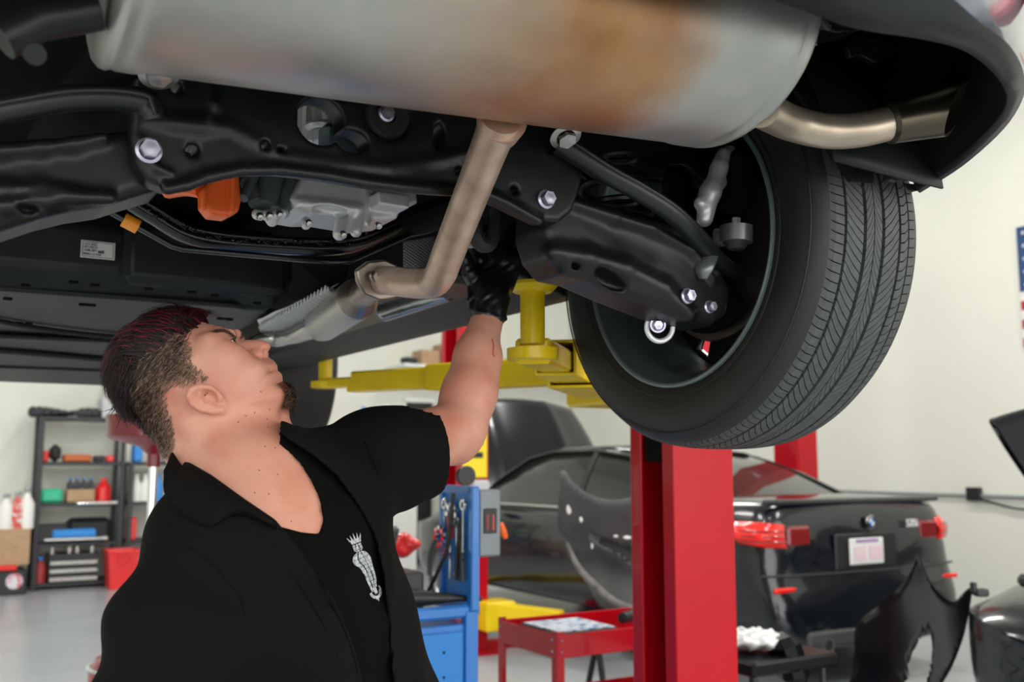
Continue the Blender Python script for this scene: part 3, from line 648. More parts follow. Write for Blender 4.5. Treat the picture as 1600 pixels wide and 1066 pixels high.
cobj('shield_edge', MB().prism([S(548, 408, 1.9), S(536, 448, 1.78), S(522, 462, 1.72), S(455, 470, 1.74), S(458, 408, 1.9)], UP * .004 + FY * .002), M_DARK)
ripple(PF(560, 470, 2.3), PF(755, 410, 2.0), PF(760, 448, 1.95), PF(600, 497, 2.2), 40, 8, .0015, 5, 'heat_shield', 1)
def emb(u, v): p = PF(630 + 80 * u, 378 + 45 * v, 1.98); return p + FY * (.002 * math.sin(u * 90) * math.sin(v * 60)) + UP * .02 * u
cobj('tunnel_shield', MB().grid(emb, 90, 50), mat('tunnel_foil', (.3, .31, .31), .4, .8), smooth=180, solid=.001)
m = MB(); 
for k in range(5): m.cyl(PF(665 + k * 8, 468 - k * 2, 1.98), PF(680 + k * 8, 460 - k * 2, 1.98), .014)
cobj('flex_joint', MB().tube([PF(600, 488, 2.25), PF(650, 472, 2.15), PF(700, 455, 2.05)], .024, 20), mat('foil_pipe', (.5, .5, .48), .3, .9))
# ---- rear bumper with the exhaust opening, wheel-arch liner, tail lamp
M_GREYP = mat('grey_car_paint', (.33, .36, .40), .2, .4, coat=1)
Apx = ((1215, 0, .60), (1330, 40, .60), (1440, 58, .60), (1510, 78, .62), (1560, 120, .68), (1572, 160, .74), (1545, 200, .82), (1490, 250, .92), (1430, 288, 1.02))
Bpx = ((1410, -60, .51), (1490, 0, .52), (1535, 40, .54), (1575, 70, .58), (1597, 110, .66), (1597, 150, .74), (1567, 200, .82), (1503, 258, .92), (1437, 300, 1.03))
a0_ = PF(*Apx[0]); b0_ = PF(*Bpx[0]); ext = (-1.25, -.8, -.4)
Ac = bez([a0_ + NX * e for e in ext] + [PF(*q) for q in Apx], 5); Bc = bez([b0_ + NX * (e + .0) for e in ext] + [PF(*q) for q in Bpx], 5)
Cc = [b_ + UP * (.10 + .12 * k / len(Bc)) - FY * .05 * (1 - k / len(Bc)) + NX * .02 for k, b_ in enumerate(Bc)]; Dc = [b_ + UP * .42 - FY * .05 * (1 - k / len(Bc)) - NX * .02 for k, b_ in enumerate(Bc)]
Ic = [a_ + UP * .09 + FY * .05 * (1 - k / len(Ac)) - NX * .06 * k / len(Ac) for k, a_ in enumerate(Ac)]
M_BUMP = mat('bumper_plastic', (.028, .031, .033), .5, spec=.35)
bump = cobj('bumper', MB().loft([Bc, [b_ + (c_ - b_) * .3 - FY * .008 for b_, c_ in zip(Bc, Cc)], Cc, Dc], False, closed=False), M_GREYP, solid=.004)
cobj('lower_valance', MB().loft([Ac, [a_ * .6 + b_ * .4 - UP * .004 for a_, b_ in zip(Ac, Bc)], Bc], False, closed=False), M_BUMP, bump, solid=.004)
cobj('opening_liner', MB().loft([Ic, Ac], False, closed=False), M_DARK, bump, solid=.004)
cobj('tail_lamp', MB().box(PF(1640, 38, .555), (.05, .035, .10), (NX, FY, UP), bev=.014), mat('red_lens', (.6, .01, .02), .15, coat=1), bump)
cobj('valance_clip', MB().box(PF(1410, 276, 1.0), (.035, .02, .008), (NX, FY, UP), bev=.003).box(PF(1390, 280, 1.01), (.02, .014, .012), (NX, FY, UP), bev=.003).sphere(PF(1412, 268, 1.0), .005), M_BUMP, bump)
m = MB().prism([PF(u, v, 1.02) for u, v in ((1305, 228), (1345, 232), (1365, 250), (1365, 285), (1330, 283))], FY * .02)
m.prism([PF(u, v, 1.03) for u, v in ((1330, 278), (1432, 288), (1434, 298), (1340, 288))], FY * .02)
cobj('splash_flap', m, M_BLK2)
lin = MB().lathe([(-.06, .43), (.05, .425), (.2, .42)], wo, NX, 60, a0=.1, a1=2.95); cobj('arch_liner', lin, M_BLK2, solid=.004)
cobj('spring_turret', MB().lathe([(0, .3), (.0, .43)], wo - NX * .06, NX, 50, a0=1.3, a1=2.9), M_DARK, solid=.004)
m = MB().prism([PF(u, v, .9) for u, v in ((1225, -20), (1300, 10), (1355, 20), (1350, 45), (1310, 50), (1290, 45), (1240, 45))], FY * .05)
cobj('tow_bracket', m, M_BLK, bevel=.004)
m = MB().prism([PF(u, v, .95) for u, v in ((1335, 55), (1400, 60), (1415, 55), (1400, 80), (1370, 98), (1355, 90), (1345, 85), (1330, 90), (1325, 70))], FY * .012); cobj('bumper_bracket', m, M_BLK, bevel=.003)
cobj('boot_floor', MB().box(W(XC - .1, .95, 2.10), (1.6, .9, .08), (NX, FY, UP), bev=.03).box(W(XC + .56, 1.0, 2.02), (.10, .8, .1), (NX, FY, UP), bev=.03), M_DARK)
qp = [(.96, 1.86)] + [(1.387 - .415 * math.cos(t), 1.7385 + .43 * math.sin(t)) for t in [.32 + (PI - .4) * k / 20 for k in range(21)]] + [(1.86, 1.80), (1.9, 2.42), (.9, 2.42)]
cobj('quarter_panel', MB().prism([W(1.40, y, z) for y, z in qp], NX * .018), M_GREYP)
cobj('dark_gap_block', MB().box(W(1.28, 1.0, 2.09), (.03, .44, .46), (NX, FY, UP)), M_DARK)  # dark block added to shut out the bright wall seen through the gap
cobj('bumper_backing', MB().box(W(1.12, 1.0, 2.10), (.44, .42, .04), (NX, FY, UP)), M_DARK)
m = MB(); m.tube([PF(u, v, .95) for u, v in ((0, 60), (60, 30), (150, 15))], .02, 12); m.cyl(PF(55, 85, .9), PF(52, 83, .92), .009); cobj('body_plug', m, M_BLK)

for s_ in (-1,): cobj('side_panel', MB().loft([[W(x, y, z) for x, z in ((-.42, 1.74), (-.38, 1.70), (-.2, 1.72), (-.18, 1.86), (-.3, 2.3), (-.46, 2.3))] for y in (1.85, 2.6, 3.7)]), M_BLK2, bevel=.004)
# ================================================================ the mechanic
HD = 1.36
M_SKIN = mat('skin', (.60, .30, .215), .47, sss=.12, spec=.4, noise=(20, (.54, .20, .135), .38, .74), bump=(260, .12, .0008))
M_CLOTH = mat('black_work_cloth', (.0032, .0036, .0031), .9, spec=.12, bump=(700, .25, .0006), noise=(5, (.005, .0055, .0048), .3, .7))
M_TEE = mat('black_tee', (.0022, .0024, .0022), .92, spec=.1)
M_GLOVE = mat('black_nitrile', (.008, .008, .009), .3, spec=.5, bump=(55, .5, .003))
man = thing('person', 'man in black work clothes looking up, gloved hand reaching under the raised car', 'person', K(-.32, -1.4, 1.36) * A(1, 1, 0), 0)
SH_N, SH_F = A(-.385, -.325, 1.14), A(-.262, -.20, 1.44)       # near (right) and far (left) shoulder joints, camera metres
ELB, WRI = q3(713, 672, 1.63), q3(761, 500, 1.75)
NECKB = (A(-.405, -.262, 1.14) + SH_F) / 2 + A(-.005, .045, .02)
LDIR = nrm(SH_F - SH_N)
CHN = nrm(np.cross(LDIR, A(.08, 1, .05))) 
if CHN[0] < 0: CHN = -CHN
SPU = nrm(np.cross(CHN, LDIR)); SPU = SPU if SPU[1] > 0 else -SPU
head_px = [(300, 496), (318, 505), (334, 509), (350, 513), (362, 517.5), (368, 523), (368, 531), (374, 540), (384, 547), (398, 553), (412, 559), (420, 562), (426, 568), (428, 574), (424.5, 582), (421, 585), (430, 579.5), (435, 583), (436.5, 590), (435, 597), (441, 600), (448, 606), (451, 616), (449, 626), (445, 636),
           (442, 655), (438, 672), (425, 690), (400, 700), (340, 705), (290, 700), (262, 688), (240, 668), (214, 640), (200, 612), (198, 585), (205, 560), (218, 535), (238, 512), (262, 498), (282, 493)]
HP = [q2(u, v, HD) for u, v in head_px]
nose_px = [(362, 523), (372, 532), (380, 532), (400, 531), (412, 532), (419, 535), (422.5, 540.5), (421, 547), (417, 553), (412, 562), (395, 562), (375, 556), (365, 540)]
NP_ = [q2(u, v, HD) for u, v in nose_px]
ear_px = [(298, 604), (308, 599), (322, 599), (335, 603), (343, 611), (350, 622), (356, 634), (355, 642), (346, 645.5), (330, 645), (314, 641), (301, 633), (295, 620), (295, 610)]
EYE = (365.5, 540.5)
def headf(X):
    d = s_pillow(X, A(0, 0, HD), EX, EY, HP, .076, .092)
    # cheekbone, jaw, brow, skull breadth on both sides
    for s in (-1, 1):
        z = HD + s * .001
        d = smin(d, s_ell(X, (*q2(250, 575, HD), HD + s * .012), (.052, .05, .062)), .03)
        d = smin(d, s_ell(X, (*q2(358, 560, HD), HD + s * .040), (.03, .028, .022)), .022)
        d = smin(d, s_cap(X, A(*q2(352, 640, HD), HD + s * .052), A(*q2(428, 622, HD), HD + s * .02), .018, .014), .025)
        d = smin(d, s_cap(X, A(*q2(340, 532, HD), HD + s * .045), A(*q2(364, 523, HD), HD + s * .017), .009, .008), .012)
        d = smax(d, -s_ell(X, (*q2(377, 536, HD), HD + s * .030), (.012, .008, .011), (nrm(A(.6, -.8, 0)), nrm(A(.8, .6, 0)), EZ)), .008)   # eye socket
    for s in (-1, 1):
        d = smin(d, s_ell(X, (*q2(388, 590, HD), HD + s * .034), (.030, .030, .018)), .03)          # cheek
        ec = A(*q2(*EYE, HD), HD + s * .031); fo = nrm(A(.78, .6, s * .25))
        lidd = np.linalg.norm(X - ec, axis=-1) - .0134
        lidd = smax(lidd, -s_box(X, ec + fo * .012, (.009, .0022, .012), (fo, nrm(np.cross(EZ, fo)), EZ), .001), .001)
        d = smin(d, lidd, .004)
    d = smin(d, s_pillow(X, A(0, 0, HD), EX, EY, NP_, .0135, .016), .006)
    for s in (-1, 1):
        d = smin(d, s_ell(X, (*q2(405, 554, HD), HD + s * .0115), (.0105, .0085, .0075)), .004)           # nostril wing
        d = smax(d, -s_ell(X, (*q2(415.5, 551, HD), HD + s * .0075), (.004, .0055, .0035)), .002)
        d = smax(d, -s_cap(X, A(*q2(429, 581, HD), HD), A(*q2(416, 590, HD), HD + s * .018), .0034, .0012), .0015)     # mouth line
    d = smin(d, s_ell(X, (*q2(423, 573, HD), HD), (.006, .006, .022), None), .005); d = smin(d, s_ell(X, (*q2(430, 586, HD), HD), (.006, .006, .02)), .004)
    return d
EARP = [q2(u, v, HD - .075) for u, v in ear_px]
def earf(X, s=-1):
    z0 = HD + s * .073; zc = z0 + s * .008
    ez = nrm(A(-.35, .1, 1) if s < 0 else A(.35, -.1, 1)); ex = nrm(EX - ez * ez.dot(EX) if False else EX - ez * ez[0]); ey = np.cross(ez, ex)
    c = A(*q2(328, 622, HD - .075), zc); P2 = [((x - c[0]), (y - c[1])) for x, y in EARP]
    d = s_slab(X, c, ex, ey, P2, .0042, .003)
    rim = [c + ex * x + ey * y for x, y in [(q2(u, v, HD - .075)[0] - c[0], q2(u, v, HD - .075)[1] - c[1]) for u, v in ((340, 612), (330, 604), (315, 602.5), (303, 607), (299, 617), (304, 629), (316, 638), (332, 641.5), (346, 640))]]
    rim = [p + s * ez * .0045 for p in rim]
    d = smin(d, s_chain(X, rim, [.0028, .0036, .004, .004, .004, .0036, .0032, .0036, .0055], .002), .003)
    ah = [c + ex * (q2(u, v, HD - .075)[0] - c[0]) + ey * (q2(u, v, HD - .075)[1] - c[1]) + s * ez * .004 for u, v in ((312, 612), (318, 618), (324, 628), (334, 634))]
    d = smin(d, s_chain(X, ah, [.002, .003, .003, .0025], .002), .003)
    con = [c + ex * (q2(u, v, HD - .075)[0] - c[0]) + ey * (q2(u, v, HD - .075)[1] - c[1]) + s * ez * .006 for u, v in ((327, 619), (337, 624))]
    d = smax(d, -s_cap(X, con[0], con[1], .0085, .007), .002)
    tg = c + ex * (q2(345, 621, HD - .075)[0] - c[0]) + ey * (q2(345, 621, HD - .075)[1] - c[1]) + s * ez * .003
    return smin(d, s_ell(X, tg, (.005, .006, .004)), .003)
def neckf(X):
    a, b = A(*q2(345, 645, HD), HD), NECKB + A(.0, -.01, .0)
    d = s_chain(X, [a, A(*q2(352, 700, HD), HD), b], [.062, .066, .078], .03)
    d = smin(d, s_cap(X, A(*q2(292, 655, HD), HD), NECKB + A(-.028, .0, 0), .042, .05), .03)
    # sternomastoids from behind the ears to the notch, windpipe, collar bones
    notch = A(*q2(449, 775, 1.30), 1.30)
    d = smin(d, s_chain(X, [A(*q2(322, 660, HD), HD - .062), A(*q2(380, 712, HD), HD - .062), notch + A(-.01, .008, -.012)], [.015, .0175, .0085], .01), .009)
    d = smin(d, s_chain(X, [A(*q2(430, 640, HD), HD + .0), A(*q2(424, 700, HD), HD), notch + A(-.012, .0, .04)], [.012, .018, .014], .01), .02)
    d = smin(d, s_chain(X, [notch + A(.0, -.006, -.008), A(*q2(415, 782, 1.23), 1.24), A(*q2(385, 775, 1.22), 1.235)], [.011, .009, .006], .01), .02)
    d = smin(d, s_chain(X, [notch + A(.014, .0, .01), A(*q2(468, 738, 1.35), 1.35), A(*q2(500, 722, 1.4), 1.42)], [.010, .011, .012], .01), .02)
    d = smax(d, -s_chain(X, [A(*q2(350, 733, 1.2), 1.215), A(*q2(410, 752, 1.24), 1.222)], [.012, .015], .01), .02)
    return d
def torsof(X, off=0.):
    mid = (SH_N + SH_F) / 2 + A(0, .02, 0); ax = (LDIR, CHN, SPU)
    d = s_ell(X, mid - SPU * .10 + CHN * .015, (.20 + off, .118 + off, .20 + off), ax)
    d = smin(d, s_ell(X, mid - SPU * .02 - CHN * .02, (.165 + off, .085 + off, .09 + off), ax), .05)
    d = smin(d, s_ell(X, mid - SPU * .36 + CHN * .035, (.175 + off, .14 + off, .24 + off), ax), .08)
    d = smin(d, s_cap(X, NECKB + A(-.02, .0, 0), SH_N + A(.01, .0, .02), .055 + off, .05 + off), .05)
    d = smin(d, s_cap(X, NECKB + A(.0, .0, 0), SH_F - A(.01, .01, .02), .058 + off, .055 + off), .05)
    return d
def armf(X, off=0.):
    d = s_chain(X, [SH_F, SH_F * .45 + ELB * .55, ELB], [.062 + off, .056 + off, .047 + off], .03)
    return d
def foref(X):
    m1 = ELB * .68 + WRI * .32 + A(.004, 0, 0)
    d = s_chain(X, [ELB, m1, ELB * .35 + WRI * .65, WRI], [.043, .0405, .034, .0285], .03)
    d = smin(d, s_cap(X, q3(733, 664, 1.635), q3(764, 560, 1.70), .026, .018), .02)
    d = smin(d, s_ell(X, q3(712, 706, 1.63), (.024, .02, .026)), .03)
    d = smax(d, -s_cap(X, q3(664, 641, 1.56), q3(692, 650, 1.565), .006, .003), .012)       # fold in the crook of the elbow
    return d
def bodyf(X):
    d = headf(X); m = X[..., 0] < -.22; 
    d = smin(d, earf(X, -1), .004); d = smin(d, earf(X, 1), .004)
    d = smin(d, neckf(X), .022); d = smin(d, torsof(X), .03)
    notch = A(*q2(452, 775, 1.30), 1.29); d = smax(d, -s_ell(X, notch, (.012, .012, .012)), .02)
    d = smin(d, armf(X), .03)
    na = s_chain(X, [SH_N, SH_N + A(-.01, -.13, -.0), SH_N + A(-.012, -.29, .02), SH_N + A(.08, -.44, .05)], [.062, .056, .045, .034], .02)
    d = smin(d, na, .03)
    return smin(d, foref(X), .012)
allp = [A(-.545, .06, 1.2), A(.01, .06, 1.9), A(-.2, -.78, 1.05), A(-.48, -.75, 1.62)]
V, Q = sculpt(bodyf, np.min(allp, 0), np.max(allp, 0), .0026, .02); V = to_world(V); BODY = (V, Q)
body = obj('body', BODY, M_SKIN, man, smooth=180)
BT = bvh(BODY)
# ---- eyes
for s in (-1, 1):
    ec = K(*q2(*EYE, HD), HD + s * .031); m = MB().sphere(ec, .0122, 20); e_ = obj('eyeball', m, mat('eye_white', (.6, .55, .5), .2), man)
    obj('iris', MB().sphere(ec + nrm(RX * .8 + CU * .55 + FW * s * .05) * .0075, .0055, 14), mat('iris', (.05, .035, .02), .15), e_)
    m = MB()
    for k in range(16):
        t = (k - 8) * .1; b_ = ec + .0128 * (nrm(RX * .68 + CU * .73) * math.cos(t) + FW * math.sin(t)); m.tube([b_, b_ + (RX * .7 + CU * .6) * .003, b_ + (RX * .6 + CU * .9) * .005], [.0003, .00025, .0001], 4)
    obj('eyelash', m, mat('lash', (.02, .012, .008), .6), e_)
# ---- hair: strands rooted on the scalp
HM = [mat('hair_dark', (.009, .0045, .004), .55, spec=.25), mat('hair_red', (.11, .004, .012), .5, spec=.3), mat('hair_brown', (.055, .03, .018), .6, spec=.25), mat('hair_light', (.20, .125, .085), .6, spec=.25)]
top_px = [(318, 505), (322, 515), (305, 526), (292, 522), (288, 540), (262, 556), (240, 590), (236, 630), (246, 668), (225, 668), (195, 640), (180, 600), (185, 555), (210, 500), (250, 475), (300, 480)]
side_px = [(318, 512), (312, 528), (324, 538), (326, 560), (338, 575), (351, 585), (346, 594), (334, 594), (318, 596), (302, 598), (292, 606), (289, 622), (296, 640), (300, 660), (302, 685), (294, 706), (272, 708), (256, 694), (232, 672), (210, 640), (220, 580), (260, 530)]
def inpoly(x, y, poly): return d_poly(np.array([x]), np.array([y]), poly)[0]
TP = np.array([q2(u, v, HD) for u, v in top_px]); SP_ = np.array([q2(u, v, HD) for u, v in side_px])
Vc = np.stack([(V - CAM) @ RX, (V - CAM) @ CU, (V - CAM) @ FW], 1)
me = body.data; nr = np.empty(len(me.vertices) * 3); me.vertices.foreach_get('normal', nr); 
tris = np.array(Q); cen = Vc[tris].mean(1); e1 = Vc[tris[:, 2]] - Vc[tris[:, 0]]; e2 = Vc[tris[:, 3]] - Vc[tris[:, 1]]; fn_ = np.cross(e1, e2); fn_ /= np.linalg.norm(fn_, axis=1)[:, None] + 1e-12
hc = A(*q2(290, 585, HD), HD); flip = ((cen - hc) * fn_).sum(1) < 0; fn_[flip] *= -1
# perspective-corrected profile coordinates of each face
dT = d_poly(cen[:, 0], cen[:, 1], TP); dS = d_poly(cen[:, 0], cen[:, 1], SP_)
inhead = (cen[:, 1] > q2(0, 712, HD)[1]) & (cen[:, 0] < q2(352, 0, HD)[0])
ear_m = (d_poly(cen[:, 0] * HD / cen[:, 2], cen[:, 1] * HD / cen[:, 2], np.array([q2(u, v, HD) for u, v in ear_px])) < .003) & (cen[:, 2] < HD) | (d_poly(cen[:, 0], cen[:, 1], np.array([q2(u, v, HD) for u, v in ear_px])) < .004) & (cen[:, 2] > HD)
rng = np.random.default_rng(5); hair = MB(); BACK = nrm(A(-.75, -.35, 0))
def strand(mb, p, n, dirv, L, w, bend, segs=4):
    dirv = nrm(dirv - n * dirv.dot(n) * .9); t = nrm(np.cross(n, dirv)); ps = []
    for i in range(segs + 1):
        u = i / segs; q = p + dirv * L * u + n * (.0012 + bend * L * math.sin(PI * min(u * .75 + .05, 1)) * (1 - .45 * u)) ; wd = w * (1 - .85 * u); ps.append((q - t * wd, q + t * wd + n * wd * .7))
    vs = [to_world(np.array([x]))[0] for a in ps for x in a]; mb.add(vs, [(2 * i, 2 * i + 1, 2 * i + 3, 2 * i + 2) for i in range(segs)])
it = np.where(inhead & (dT < .0) & ~ear_m)[0]; isd = np.where(inhead & (dT >= -.002) & (dS < 0) & ~ear_m)[0]
for i in rng.choice(it, 9000):
    p = cen[i] + rng.normal(size=3) * .001; n = fn_[i]; fr = (p[0] - q2(300, 0, HD)[0]) / .09     # 0 at the front, about -1 at the back
    dv = nrm(A(-.9, .25, 0) if fr > -.5 else A(-.45, -.85, 0)) + rng.normal(size=3) * A(.16, .16, .22) + A(0, 0, .25 * np.sign(p[2] - HD))
    edge = p[1] + .5 * p[0]; hair.cur = 1 if (rng.random() < (.22 if n[1] > .45 or n[0] < -.85 else .04)) else 0
    strand(hair, p, n, dv, rng.uniform(.022, .042) * (.45 if p[1] < q2(0, 625, HD)[1] else 1), .0009, rng.uniform(.15, .42) if fr > -.75 else rng.uniform(.08, .25))
for i in rng.choice(isd, 11000):
    p = cen[i] + rng.normal(size=3) * .0008; n = fn_[i]; de = -max(dS[i], -.05)
    if rng.random() > .25 + de * 60: continue
    near_top = dT[i] < .012; pd = min(de / .022, 1); hair.cur = 0 if rng.random() < (.4 if near_top else .3 * pd ** 2) else (2 if rng.random() < .1 + .6 * pd else 3)
    strand(hair, p, n, A(-.55, -.75, 0) + rng.normal(size=3) * .25, rng.uniform(.006, .011) if not near_top else rng.uniform(.009, .018), .00045, .2, 2)
# forelock curls over the forehead
for k in range(160):
    a = rng.uniform(0, 1); b0 = A(*q2(285 + 25 * a, 494 + 6 * a, HD), HD + rng.uniform(-.035, .035)); hair.cur = 1 if rng.random() < .4 else 0
    strand(hair, b0, nrm(A(.25, 1, .0)), A(.9, .1 + rng.normal() * .3, rng.normal() * .35), rng.uniform(.014, .026), .001, .75, 6)
for k in range(16):
    b0 = A(*q2(300 + 2 * rng.uniform(-1, 1), 503, HD), HD - rng.uniform(.03, .06)); hair.cur = 0
    strand(hair, b0, nrm(A(0, .4, -1)), A(.15 + rng.normal() * .2, -1, 0), rng.uniform(.012, .022), .0008, .2, 4)
obj('hair', hair, HM, man, smooth=0)
# volume under the long strands so that the top reads full
def capf(X):
    hp = [q2(u, v, HD) for u, v in ((316, 505), (306, 516), (290, 530), (262, 548), (240, 578), (232, 615), (236, 650), (228, 662), (204, 641), (190, 620), (185, 590), (190, 560), (203, 533), (217, 510), (240, 492), (266, 482), (292, 480), (308, 490))]
    d = s_pillow(X, A(0, 0, HD), EX, EY, hp, .078, .075)
    w_ = .0022 * np.sin(X[..., 0] * 330 + 60 * X[..., 2]) * np.sin(X[..., 1] * 260 + X[..., 2] * 170)
    return smax(d + w_, -(headf(X) - .001), .002)
cv, cq = sculpt(capf, A(*q2(170, 680, HD), HD - .09), A(*q2(325, 470, HD), HD + .09), .0028)
obj('hair_volume', (to_world(cv), cq), mat('hair_mass', (.014, .005, .006), .6, noise=(40, (.045, .005, .008), .5, .7)), man, smooth=180)
# scalp colour of the clipped sides: short stubble tint is real pigment, so it is a thin cap of its own
sel = [i for i in isd if dS[i] < -.003 - .012 * rng.random()]; vi = {}; vs = []; fs = []
for i in sel:
    f = []
    for j in tris[i]:
        if j not in vi: vi[j] = len(vs); vs.append(Vc[j] + fn_[i] * .0005)
        f.append(vi[j])
    fs.append(f)
obj('stubble', (to_world(np.array(vs)), fs), mat('scalp_stubble', (.17, .10, .07), .7, noise=(90, (.10, .06, .042), .35, .65), bump=(300, .5, .001)), man, smooth=180)
# goatee and eyebrow
gm = MB(); gp = np.array([q2(u, v, HD) for u, v in ((441, 598), (452, 604), (455, 616), (452, 632), (444, 634), (438, 618), (438, 604))])
ig = np.where((d_poly(cen[:, 0], cen[:, 1], gp) < .002) & (cen[:, 0] > -.34) & (np.abs(cen[:, 2] - HD) < .026))[0]
for i in rng.choice(ig, 900):
    gm.cur = int(rng.integers(0, 3)); strand(gm, cen[i], fn_[i] if fn_[i][0] > 0 else -fn_[i], A(.85, -.45, 0) + rng.normal(size=3) * .3, rng.uniform(.008, .022), .0004, .12, 3)
obj('goatee', gm, [HM[0], HM[2], HM[3]], man, smooth=0)
for s in (-1, 1):
    em = MB()
    for k in range(170):
        u = rng.uniform(0, 1); c_ = A(*q2(352 + 16 * u, 522 + 2 * u + rng.normal() * 1.3, HD), HD + s * (.044 - .030 * u)); h = BT.find_nearest(Vector(to_world(np.array([c_]))[0]))
        p = np.array(h[0]); pc = A((p - CAM) @ RX, (p - CAM) @ CU, (p - CAM) @ FW); nn = np.array(h[1]); nc = A(nn @ RX, nn @ CU, nn @ FW); nc = nc if nc.dot(pc - hc) > 0 else -nc
        strand(em, pc, nc, A(-.6, .3, s * .6) + rng.normal(size=3) * .2, rng.uniform(.005, .010), .0004, .15, 2)
    obj('eyebrow', em, HM[2], man, smooth=0)
# small moles on jaw and neck
mm_ = MB()
for u, v in ((421, 640), (447, 622), (417, 655), (408, 612), (398, 645), (419, 668), (384, 650), (405, 735), (434, 742), (420, 772), (398, 770), (455, 815), (430, 700), (414, 698), (372, 660)):
    c_, n_ = cast(BT, u, v)
    if c_ is not None: mm_.sphere(c_, .0011, 8)
mo_ = obj('skin_moles', mm_, mat('mole', (.25, .09, .06), .6), man); mo_['kind'] = 'stuff'
# ---- tee and open work shirt
def folds(X, k=1.):
    a = X @ LDIR; b_ = X @ SPU; c_ = X @ CHN
    return k * (.0035 * np.sin(a * 38 + b_ * 16 + 3 * np.sin(b_ * 9)) + .003 * np.sin(b_ * 33 - a * 21 + 2 * np.sin(a * 17)) + .002 * np.sin(c_ * 47 + b_ * 25))
neck_cut = [q2(u, v, 1.3) for u, v in ((255, 560), (268, 706), (282, 722), (300, 734), (350, 766), (395, 797), (430, 822), (470, 833), (500, 836), (506, 812), (500, 778), (486, 748), (468, 722), (448, 703), (436, 694), (440, 560))]
def persp(X, d0): s = d0 / X[..., 2:3]; return np.concatenate([X[..., :2] * s, X[..., 2:3]], -1)
def teef(X):
    d = torsof(X, .006) - .001
    d = smin(d, s_cap(X, SH_F, SH_F * .6 + ELB * .4, .066), .03)
    Y = persp(X, 1.3); c = np.maximum(d_poly(Y[..., 0], Y[..., 1], neck_cut) + .001, np.abs(X[..., 2] - 1.1) - .34)
    e = smax(d, -c, .004)
    col_ = s_chain(X, [q3(430, 822, 1.215), q3(470, 834, 1.235), q3(500, 836, 1.27), q3(507, 812, 1.3)], [.004] * 4, .002)
    return smin(e, col_, .004)
V2, Q2 = sculpt(teef, A(-.50, -.72, 1.0), A(-.06, -.09, 1.60), .005, .03); V2 = to_world(V2); TEE = (V2, Q2)
obj('tee_shirt', TEE, M_TEE, man, smooth=180)
open_cut = [q2(u, v, 1.3) for u, v in ((255, 560), (268, 700), (284, 716), (330, 742), (380, 778), (430, 812), (462, 850), (500, 905), (530, 960), (552, 1010), (566, 1060), (580, 1200), (622, 1200), (614, 1060), (608, 980), (600, 900), (586, 838), (560, 790), (525, 742), (490, 712), (455, 690), (438, 676), (440, 560))]
NSL = [SH_N + A(-.008, .0, 0), SH_N + A(-.012, -.10, .0), SH_N + A(.0, -.25, .01)]
def sleevef(X, off=0.):
    a, b = SH_F, ELB * .66 + SH_F * .34
    d = s_chain(X, [a, SH_F * .6 + ELB * .4, b + A(.005, -.012, 0)], [.070, .075, .078], .03)
    ax = nrm(ELB - SH_F); cut = (X - q3(677, 705, 1.60)) @ nrm(A(.94, .11, .32))
    return d, cut
def shirtf(X):
    f = folds(X); body_ = torsof(X, .016) + f
    body_ = smin(body_, s_ell(X, (SH_N + SH_F) / 2 - SPU * .45 + CHN * .045, (.185, .145, .3), (LDIR, CHN, SPU)) + f, .06)
    ns = s_chain(X, NSL, [.070, .077, .086], .03) + f * 1.3
    body_ = smin(body_, ns, .035)
    sl, cut = sleevef(X); sl = sl + f * 1.1
    d = smin(body_, sl, .03)
    d = np.where((X[..., 0] > -.22) & (X[..., 2] > 1.45), np.maximum(d, cut), d)
    hol = s_chain(X, [SH_F * .3 + ELB * .7, ELB * 1.2 - SH_F * .2], [.071, .080], 0)
    d = np.maximum(d, -hol)
    Y = persp(X, 1.3); c = np.maximum(d_poly(Y[..., 0], Y[..., 1], open_cut), np.abs(X[..., 2] - 1.1) - .355)
    d = smax(d, -c, .004)
    return d
V3, Q3 = sculpt(shirtf, A(-.56, -.74, .96), A(-.04, -.04, 1.80), .0045, .03); V3 = to_world(V3); SHT = (V3, Q3)
sht = obj('work_shirt', SHT, M_CLOTH, man, smooth=180); ST = bvh(SHT); TT = bvh(TEE)
# collar: a folded band round the neck with two points, and a placket edge
def band(top, bot, th, name, par):
    t3 = bez([D_(*q) for q in top], 5); b3 = bez([D_(*q) for q in bot], 5); m3 = [(a + b_) / 2 + nrm(CAM - a) * .006 for a, b_ in zip(t3, b3)]
    return obj(name, MB().loft([t3, m3, b3], False, closed=False), M_CLOTH, par, smooth=60, solid=th)
def onto(px, py, off):
    c = [cast(t_, px, py)[0] for t_ in (ST, BT, TT)]; c = [q for q in c if q is not None]; p = min(c, key=lambda q: np.linalg.norm(q - CAM)) if c else D_(px, py, 1.25)
    return p + nrm(CAM - p) * off
tp_ = ((268, 708), (280, 724), (304, 742), (350, 768), (395, 797), (430, 822)); bt_ = ((256, 738), (258, 772), (284, 800), (326, 822), (372, 802), (434, 826))
t3 = bez([onto(u, v, .007) for u, v in tp_], 5); b3 = bez([onto(u, v, .006) for u, v in bt_], 5); m3 = [onto_ + nrm(CAM - onto_) * .010 for onto_ in [(a * .55 + b_ * .45) for a, b_ in zip(t3, b3)]]
obj('collar', MB().loft([t3, m3, b3], False, closed=False), M_CLOTH, sht, smooth=60, solid=.004)
band(((436, 686, 1.44), (446, 676, 1.42), (466, 668, 1.41), (500, 700, 1.39), (535, 745, 1.38), (560, 785, 1.38)), ((440, 700, 1.47), (470, 690, 1.47), (500, 684, 1.47), (538, 708, 1.44), (560, 745, 1.42), (578, 785, 1.40)), .004, 'collar', sht)
